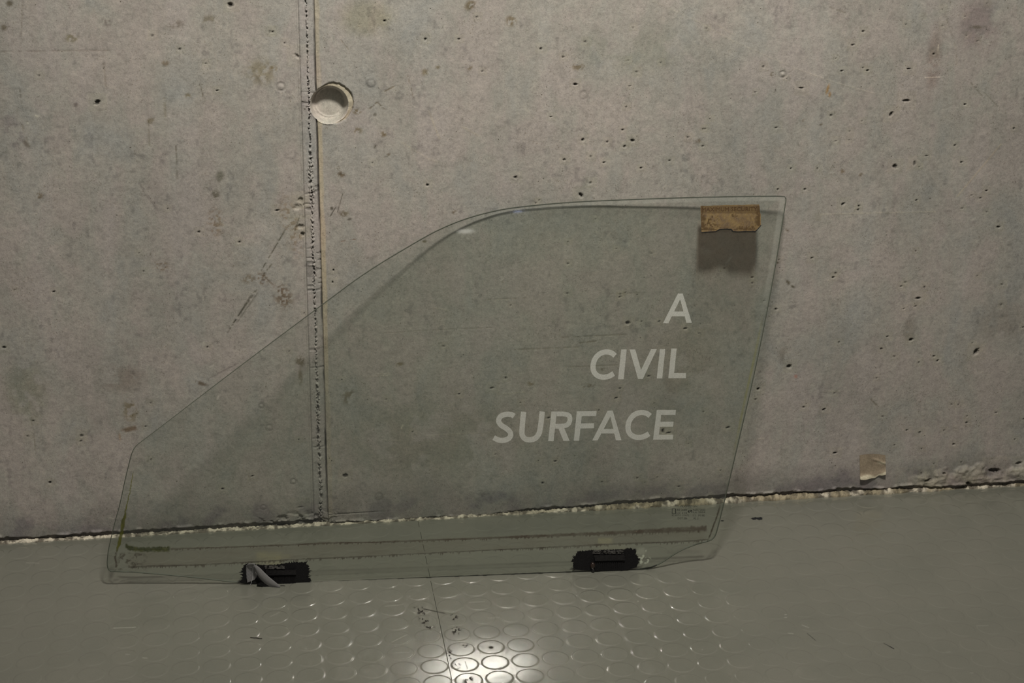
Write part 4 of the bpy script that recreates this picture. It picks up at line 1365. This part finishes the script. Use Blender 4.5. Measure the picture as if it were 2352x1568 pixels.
film('faded_print', 1608, 1750, 468, 534, 1.0, stk_ink, off=0.0011, parent=stk)
text_px('faded_lettering', 'MAXIMUM SECURITY', 392, 292, 1188, 350, C7, mat_plain('brown_print', (0.048, 0.022, 0.004), 0.7, 0.2), 0.00125, stk, rise=-8)
slab('torn_edge', [(385, 648), (480, 640), (590, 634), (640, 604), (740, 596), (820, 602), (838, 630), (900, 637), (1040, 631), (1160, 632), (1205, 588), (1243, 542), (1246, 552), (1208, 598), (1164, 644), (1040, 642), (900, 647), (828, 640), (812, 612), (740, 606), (645, 613), (594, 643), (480, 649), (385, 656)],
     C7, 0.0002, 0.0013, mat_plain('dark_adhesive', (0.012, 0.011, 0.011), 0.7, 0.15, 0.7, 900), parent=stk)


# -- the two glued brackets at the bottom edge
def C4(p):
    return (520 + p[0] / 6.271, 1150 + p[1] / 6.271)


def C5(p):
    return (1250 + p[0] / 5.227, 1150 + p[1] / 5.227)


def spiky(poly, seed, amp, step, sides):
    """roughen the outline: bristles on chosen sides"""
    r = random.Random(seed)
    out = []
    for k, (a, b) in enumerate(zip(poly, poly[1:] + poly[:1])):
        L = math.hypot(b[0] - a[0], b[1] - a[1])
        am = amp * sides[k % len(sides)]
        nst = max(1, int(L / step))
        nx_, ny_ = (b[1] - a[1]) / L, -(b[0] - a[0]) / L
        for i in range(nst):
            t = i / nst
            o_ = (r.random() - 0.35) * am * (1 if i % 2 else -0.3) if i else 0
            out.append((a[0] + (b[0] - a[0]) * t + nx_ * o_, a[1] + (b[1] - a[1]) * t + ny_ * o_))
    return out


def lumps(name, x0, x1, y0, y1, conv, off, amp, mat, parent, seed, st=1.1, thr=0.42):
    """torn fringe of foam: a rough little height field on the bracket"""
    A, B = conv((x0, y0)), conv((x1, y1))
    xx, yy_ = np.meshgrid(np.arange(A[0], B[0], st), np.arange(A[1], B[1], st))
    h = fbm(xx, yy_, 4.5, seed, 3)
    eg = ss(A[0], A[0] + 4, xx) * ss(B[0], B[0] - 4, xx) * ss(A[1], A[1] + 2.5, yy_) * ss(B[1], B[1] - 2.5, yy_)
    k = ss(thr, thr + .25, h * (0.4 + .6 * eg))
    V = gpx(xx, yy_, off + amp * k * (0.5 + vn(xx, yy_, 2.1, seed + 7)))
    F = grid_faces(*xx.shape, flip=True)
    F = F[k.ravel()[F].min(1) > 0.02] if (k > .02).any() else F
    return wpart(name, V.reshape(-1, 3), F, mat, True, parent=parent)


def bracket(seed, conv, outline, sides, bar, ribs, fringe, scale, label):
    root = slab('bracket_pad', spiky(outline, seed, 72 * scale, 8 * scale, sides), conv, -0.0002, 0.0016, M_RUB, label=label)
    x0, x1, y0, y1 = bar
    slab('clip_bar', [(x0, y0), (x1, y0 - 6), (x1 + 6, y1 - 8), (x0 + 10, y1)], conv, 0.0014, 0.0046, M_RUB2, parent=root, jit=0.8, sub=5, seed=seed)
    rx0, rx1, ry0, ry1 = ribs
    V, F = [], []
    nr = 15
    for k in range(nr):
        a = rx0 + (rx1 - rx0) * k / nr
        b = a + (rx1 - rx0) / nr * 0.55
        q = [conv(p) for p in ((a, ry0), (b, ry0), (b, ry1), (a, ry1))]
        L_ = gpx([p[0] for p in q], [p[1] for p in q], 0.0015)
        U_ = gpx([p[0] for p in q], [p[1] for p in q], 0.0026)
        base = len(V)
        V += list(L_) + list(U_)
        F += [tuple(base + i for i in f) for f in ((4, 7, 6, 5), (0, 1, 5, 4), (1, 2, 6, 5), (2, 3, 7, 6), (3, 0, 4, 7))]
    o = wpart('ribbed_insert', V, F, M_RUB, False, parent=root)
    bm = bmesh.new()
    bm.from_mesh(o.data)
    bmesh.ops.recalc_face_normals(bm, faces=bm.faces)
    bm.to_mesh(o.data)
    bm.free()
    lumps('foam_fringe', *fringe, conv, 0.0017, 0.0016, mat_plain('grey_foam', (0.055, 0.052, 0.048), 0.8, 0.3, 0.7, 700, 0.6, 900, 0.001), root, seed * 3, thr=0.26)
    return root


padL = bracket(11, C4, [(215, 1180), (225, 1080), (222, 1000), (245, 930), (300, 900), (540, 925), (700, 918), (850, 895), (980, 880), (1140, 880), (1185, 930), (1190, 1040), (1205, 1120), (1195, 1178), (700, 1196)],
               [1, 1, 1, .4, .2, .3, .3, .5, .4, 1, 1, 1, .6, 0, 0], (560, 1000, 992, 1062), (690, 1010, 1082, 1186), (540, 850, 920, 985), 1.0, 'ragged black glued pad at the lower left of the glass')
padR = bracket(23, C5, [(375, 822), (345, 770), (335, 690), (385, 640), (400, 605), (580, 590), (950, 580), (1030, 568), (1080, 575), (1115, 660), (1130, 730), (1112, 793), (1010, 822), (610, 842)],
               [1, 1, 1.2, .8, .4, .2, .4, .8, .8, 1, .6, 0, 0, 0], (600, 965, 645, 712), (612, 950, 728, 828), (578, 960, 582, 640), 0.83, 'ragged black glued pad at the lower right of the glass')


def blob(name, px, py, conv, off, r, mat, parent, sc_=(1, 1, 1)):
    q = conv((px, py))
    c = gpx(q[0], q[1], off)
    bm = bmesh.new()
    bmesh.ops.create_icosphere(bm, subdivisions=3, radius=r)
    for v in bm.verts:
        v.co = Vector((v.co.x * sc_[0], v.co.y * sc_[1], v.co.z * sc_[2])) * (0.85 + 0.3 * float(vn(np.array(v.co.x * 900), np.array(v.co.z * 900 + v.co.y * 500), 1, 5)))
        v.co += Vector(c - WOFF)
    me = bpy.data.meshes.new(name)
    bm.to_mesh(me)
    bm.free()
    me.polygons.foreach_set('use_smooth', np.ones(len(me.polygons), bool))
    me.materials.append(mat)
    return link(name, me, parent)


blob('clip_pin', 583, 775, C5, 0.0030, 0.0034, mat_plain('brown_black_resin', (0.03, 0.018, 0.014), 0.25, 0.6), padR, (1, 1, 1.6))
blob('clip_pin', 586, 830, C5, 0.0028, 0.0024, M_RUB2, padR, (1, 1, 1.3))


# -- woven grey strap folded over the left bracket
def mat_weave():
    t = NT('woven_grey_webbing')
    uv = t.n('ShaderNodeAttribute', attribute_name='stain')
    sp_ = t.n('ShaderNodeSeparateColor')
    t.l(uv.outputs['Color'], sp_.inputs[0])
    a = t.math('SINE', t.math('MULTIPLY', t.math('ADD', sp_.outputs[0], t.math('MULTIPLY', sp_.outputs[1], 0.5)), 230.0))
    b_ = t.math('SINE', t.math('MULTIPLY', t.math('SUBTRACT', sp_.outputs[1], t.math('MULTIPLY', sp_.outputs[0], 0.4)), 60.0))
    h = t.math('ADD', a, b_)
    c = t.ramp(t.math('MULTIPLY_ADD', h, 0.25, 0.5), [(0.15, (0.17, 0.165, 0.165)), (0.55, (0.26, 0.25, 0.252)), (0.9, (0.36, 0.35, 0.35))])
    b = t.bsdf(c, 0.65, 0.35)
    t.l(t.bump(h, 0.5, 0.0008), b.inputs['Normal'])
    return t.done(b.outputs[0])


M_WEB = mat_weave()
strap = bpy.data.objects.new('webbing_strap', None)
col.objects.link(strap)
strap.parent = window
tag(strap, 'frayed grey woven strap folded over the left pad')


def band(name, A, B, thick, nseg=6, ncross=8, bulge=0.0):
    """a thick woven band between two rails; each rail point is (x, y, height above glass)"""
    A, B = np.array(A, float), np.array(B, float)

    def res(P):
        for _ in range(2):
            Q = [P[0]]
            for a, b in zip(P[:-1], P[1:]):
                Q += [a * .75 + b * .25, a * .25 + b * .75]
            Q.append(P[-1])
            P = np.array(Q)
        d = np.r_[0, np.cumsum(np.linalg.norm(np.diff(P[:, :2], axis=0), axis=1))]
        t = np.linspace(0, d[-1], nseg * 6)
        return np.stack([np.interp(t, d, P[:, k]) for k in range(3)], 1)
    A, B = res(A), res(B)
    nl = len(A)
    V, C_ = [], []
    for s_i in (1, 0):
        for c in range(ncross):
            f = c / (ncross - 1)
            P = A * (1 - f) + B * f
            q = np.array([C4(p) for p in P[:, :2]])
            offs = P[:, 2] + bulge * math.sin(f * math.pi) + (thick if s_i else 0)
            V.append(gpx(q[:, 0], q[:, 1], offs))
            C_.append(np.stack([np.linspace(0, 1, nl), np.full(nl, f), np.zeros(nl)], 1))
    V = np.concatenate(V)
    C_ = np.concatenate(C_)
    top = grid_faces(ncross, nl)
    bot = top[:, ::-1] + ncross * nl
    F = [tuple(f) for f in top] + [tuple(f) for f in bot]
    N = ncross * nl
    for i in range(nl - 1):
        F.append((i, N + i, N + i + 1, i + 1))
        o_ = (ncross - 1) * nl
        F.append((o_ + i, o_ + i + 1, N + o_ + i + 1, N + o_ + i))
    for c in range(ncross - 1):
        F.append((c * nl, (c + 1) * nl, N + (c + 1) * nl, N + c * nl))
        e_ = nl - 1
        F.append((c * nl + e_, N + c * nl + e_, N + (c + 1) * nl + e_, (c + 1) * nl + e_))
    o = wpart(name, V, F, M_WEB, True, C_, strap)
    bm = bmesh.new()
    bm.from_mesh(o.data)
    bmesh.ops.recalc_face_normals(bm, faces=bm.faces)
    bm.to_mesh(o.data)
    bm.free()
    return o


band('strap_flap', [(285, 915, .0050), (280, 1000, .0032), (288, 1090, .0024), (300, 1172, .0020)], [(405, 905, .0060), (440, 985, .0040), (445, 1080, .0026), (400, 1130, .0022)], 0.0010)
band('strap_loop', [(290, 925, .0052), (300, 890, .0080), (345, 872, .0105), (395, 876, .0120)], [(400, 935, .0056), (405, 915, .0080), (418, 900, .0098), (440, 905, .0110)], 0.0010, bulge=0.0015)
band('strap_tail', [(395, 876, .0118), (478, 925, .0135), (580, 1030, .0145), (680, 1112, .0145), (777, 1190, .0140)], [(395, 940, .0090), (436, 1030, .0085), (490, 1108, .0085), (590, 1202, .0085), (700, 1240, .0088), (757, 1246, .0090)], 0.0011, bulge=0.0016)
# rubber foot below the tail
slab('strap_foot', [(500, 1150), (620, 1180), (760, 1200), (845, 1200), (835, 1222), (765, 1252), (700, 1262), (600, 1240), (500, 1200), (440, 1185)], C4, 0.0030, 0.0100, M_RUB, parent=strap, jit=1.0, sub=3, seed=9)


def thread(name, pts, r, mat, parent=None):
    cu = bpy.data.curves.new(name, 'CURVE')
    cu.dimensions = '3D'
    cu.bevel_depth = r
    cu.bevel_resolution = 2
    s = cu.splines.new('NURBS')
    s.points.add(len(pts) - 1)
    for p, q in zip(s.points, pts):
        p.co = (*q, 1)
    s.use_endpoint_u = True
    s.order_u = 3
    tmp = bpy.data.objects.new('t', cu)
    col.objects.link(tmp)
    bpy.context.view_layer.update()
    me = bpy.data.meshes.new_from_object(tmp.evaluated_get(bpy.context.evaluated_depsgraph_get()))
    bpy.data.objects.remove(tmp)
    me.name = name
    me.materials.clear()
    me.materials.append(mat)
    return link(name, me, parent)


q = [C4(p) for p in ((412, 862), (392, 905), (380, 960), (378, 1060), (372, 1120), (350, 1185), (338, 1212))]
P3 = gpx([a[0] for a in q], [a[1] for a in q], np.array([.0135, .0120, .0080, .0062, .0058, .0060, .0050]))
thread('loose_thread', [tuple(p - WOFF) for p in P3], 0.00022, mat_plain('white_thread', (0.6, 0.6, 0.6), 0.6), strap)

# ------------------------------------------------------------------ small things
# scrap of masking tape peeling off the wall
nu, nv = 26, 26
U, Vv = np.meshgrid(np.linspace(0, 1, nu), np.linspace(0, 1, nv))
tlx = 1974.5 + 59 * U - 1.0 * (1 - U) * 0 + 1.5 * Vv
botn = 1101 - 7.5 * ss(.55, .75, U) - 4 * U + 1.5 * np.sin(U * 9)
topn = 1045 - 2.5 * np.sin(U * 3.1)
tly = topn + (botn - topn) * Vv
lift = 0.0011 + 0.0050 * ss(.72, 1.0, Vv) * (0.6 + 0.5 * np.sin(U * 5 + 1)) + 0.0020 * np.exp(-((Vv - (.18 + .45 * (U - .45))) / .05) ** 2) * ss(.45, .6, U) + 0.0012 * np.exp(-((U - .42 - .1 * Vv) / .04) ** 2) * ss(.6, .2, Vv) \
    + 0.0025 * ss(.6, .95, Vv) * ss(.6, .9, U)
d_ = ray(tlx, tly)
TP = CAM + d_ * ((D - lift)[..., None] / d_[..., 1:2])
TP2 = TP + np.array([0, 0.00035, 0])
tc = np.array((0.34, 0.275, 0.20)) * (0.85 + 0.3 * fbm(tlx, tly, 14, 401, 3))[..., None]
pe = (ss(.84, .93, Vv + .07 * np.sin(U * 7)) + ss(.6, .8, U) * np.exp(-((Vv - (.36 + .2 * (U - .6))) / .05) ** 2))[..., None]
tc = tc * (1 - np.clip(pe, 0, 1)) + np.array((0.62, 0.56, 0.42)) * np.clip(pe, 0, 1)
gfT = grid_faces(nv, nu, flip=True)
tape = mesh('tape_scrap', np.concatenate([TP.reshape(-1, 3), TP2.reshape(-1, 3)]), np.concatenate([gfT, gfT[:, ::-1] + nu * nv]), mat_vcol('masking_tape', 0.7, 0.15), None, True, np.concatenate([tc.reshape(-1, 3)] * 2))
tag(tape, 'small square scrap of beige masking tape peeling off the lower right wall', 'tape')

M_FIB = mat_plain('dark_fibre', (0.035, 0.030, 0.024), 0.8)
P = on_floor([575, 583, 590, 596, 602], [1463.5, 1464.5, 1464, 1466, 1465.5], 0.0009)
o = thread('fibre', [tuple(p) for p in P], 0.00055, M_FIB)
tag(o, 'short dark fibre lying on the studs below the left pad', 'fibre')


# scuffs and dirt printed on the tiles, as thin irregular marks
def floor_film(name, x0, x1, y0, y1, st, fn, z, label, tile):
    xx, yy_ = np.meshgrid(np.arange(x0, x1 + st, st), np.arange(y0, y1 + st, st))
    rgb, al = fn(xx, yy_)
    al = np.clip(al, 0, 1)
    V = on_floor(xx, yy_, z).reshape(-1, 3)
    F = grid_faces(*xx.shape, flip=True)
    F = F[al.ravel()[F].max(1) > 0.012]
    if not len(F):
        return
    idx, inv = np.unique(F, return_inverse=True)
    c = np.concatenate([np.broadcast_to(rgb, xx.shape + (3,)).reshape(-1, 3), al.reshape(-1, 1)], 1)
    o = mesh(name, V[idx], inv.reshape(F.shape), M_FILM, tile, True, c[idx])
    tag(o, label)


BLK = np.array((0.012, 0.013, 0.016))
floor_film('scuff_mark', 1722, 1756, 1180, 1200, .8, lambda x, y: (BLK, ss(1.2, .6, abs(y - 1190 + (x - 1740) * .02) / (2.6 * ss(1724, 1732, x) + .3) + (fbm(x, y, 4, 411, 2) - .5) * 1.1) * ss(1752, 1749, x) * ss(1722, 1728, x)), 0.00053, 'short black scuff near the wall', tiles[(0, 0)])
floor_film('scuff_mark', 1652, 1668, 1192, 1200, .8, lambda x, y: (BLK, ss(1.2, .5, np.hypot((x - 1659) / 4.2, (y - 1195.6) / 1.3)) * .85), 0.00053, 'tiny black scuff beside the glass', tiles[(0, 0)])
floor_film('scuff_mark', 2026, 2058, 1472, 1494, .8, lambda x, y: (BLK, ss(1.3, .5, abs((y - 1476) - (x - 2029) * .55) / 1.1) * ss(2028, 2031, x) * ss(2055, 2052, x) * (.35 + .3 * ss(2040, 2044, x))), 0.00055, 'thin dark scratch on the right of the floor', tiles[(0, 0)])
floor_film('scuff_mark', 1848, 1880, 1450, 1474, .8, lambda x, y: (BLK, ss(1.3, .5, abs((y - 1453) - (x - 1853) * .85) / 1.0) * ss(1852, 1855, x) * ss(1876, 1872, x) * .35), 0.00055, 'faint dark scratch beyond the studs', tiles[(0, 0)])


def dirt1(x, y):
    xc = np.interp(y, [1392, 1405, 1425, 1445], [960, 968, 975, 991])
    a = ss(1.3, .3, abs(x - xc) / 12) * ss(.56, .66, fbm(x, y, 4.5, 421, 2)) * ss(1390, 1397, y) * ss(1446, 1440, y)
    b = ss(1.3, .5, abs((y - 1398) - (x - 974) * .20) / 1.0) * ss(970, 975, x) * ss(1026, 1018, x) * .55
    return np.array((0.03, 0.026, 0.022)), np.maximum(a * .8, b)


floor_film('dirt_specks', 940, 1030, 1388, 1450, .9, dirt1, 0.00054, 'dark specks of dirt beside the seam', tiles[(-1, 0)])


def dirt2(x, y):
    a = ss(1.3, .3, np.hypot((x - 1048) / 12, (y - 1448) / 10)) * ss(.52, .62, fbm(x, y, 3.6, 431, 2)) * .85
    b = ss(1.3, .3, np.hypot((x - 1043) / 10, (y - 1418) / 14)) * ss(.60, .68, fbm(x, y, 3.6, 433, 2)) * .8
    c = ss(1.2, .5, np.hypot((x - 1128) / 5.5, (y - 1486.5) / 2.8)) * .85
    d = ss(1.3, .3, np.hypot((x - 1032) / 9, (y - 1503) / 14)) * ss(.52, .60, fbm(x, y, 3.6, 437, 2)) * .85
    e = ss(1.3, .3, np.hypot((x - 1048) / 12, (y - 1528) / 9)) * ss(.56, .64, fbm(x, y, 3.2, 439, 2)) * .7
    f = ss(1.3, .3, np.hypot((x - 1075) / 12, (y - 1560) / 12)) * ss(.48, .56, fbm(x, y, 4.5, 441, 2)) * .9
    g = ss(1.3, .3, np.hypot((x - 1068) / 9, (y - 1482) / 6)) * ss(.54, .62, fbm(x, y, 3.2, 443, 2)) * .6
    return np.array((0.03, 0.026, 0.022)), np.maximum.reduce([a, b, c, d, e, f, g])


floor_film('dirt_specks', 1020, 1140, 1400, 1568, .9, dirt2, 0.00054, 'dark specks of dirt on the brightest studs', tiles[(0, 0)])


def white_sc(x, y):
    L_ = [((260, 1442), (312, 1440), .9), ((620, 1416), (642, 1406), .4), ((885, 1392), (925, 1388), .45), ((1078, 1383), (1112, 1381), .45), ((900, 1474), (935, 1457), .5), ((905, 1499), (945, 1497), .4), ((1842, 1435), (1858, 1441), .7),
          ((1810, 1454), (1822, 1455), .8), ((1802, 1411), (1807, 1411), .9), ((1802, 1418), (1807, 1418), .9), ((327, 1510), (338, 1511), .8), ((60, 1292), (90, 1293), .5), ((2243, 1437), (2270, 1436), .4), ((288, 1502), (298, 1503), .6), ((1120, 1419), (1150, 1417), .4),
          ((1068, 1519), (1074, 1535), .5), ((2172, 1497), (2184, 1497), .45), ((2228, 1545), (2236, 1545), .5), ((1465, 1380), (1466, 1381), .9), ((398, 1370), (399, 1371), .9)]
    a = np.zeros_like(x)
    for p, q_, k in L_:
        dx, dy = q_[0] - p[0], q_[1] - p[1]
        n_ = math.hypot(dx, dy)
        t = ((x - p[0]) * dx + (y - p[1]) * dy) / n_
        s_ = abs(-(x - p[0]) * dy + (y - p[1]) * dx) / n_
        a = np.maximum(a, np.exp(-(s_ / 1.0) ** 2) * ss(-1.5, .5, t) * ss(n_ + 1.5, n_ - .5, t) * k * .45)
    return np.array((0.60, 0.60, 0.52)), a


for (a, b, c, d, tl) in [(255, 645, 1364, 1515, -1), (880, 950, 1384, 1503, -1), (1064, 1155, 1378, 1538, 0), (1460, 1470, 1376, 1386, 0), (1798, 1862, 1406, 1458, 0), (2168, 2274, 1430, 1548, 0), (56, 94, 1288, 1297, -1)]:
    floor_film('scratch_marks', a, b, c, d, 1.3, white_sc, 0.00055, 'fine pale scratches on the rubber', tiles[(tl, 0)])
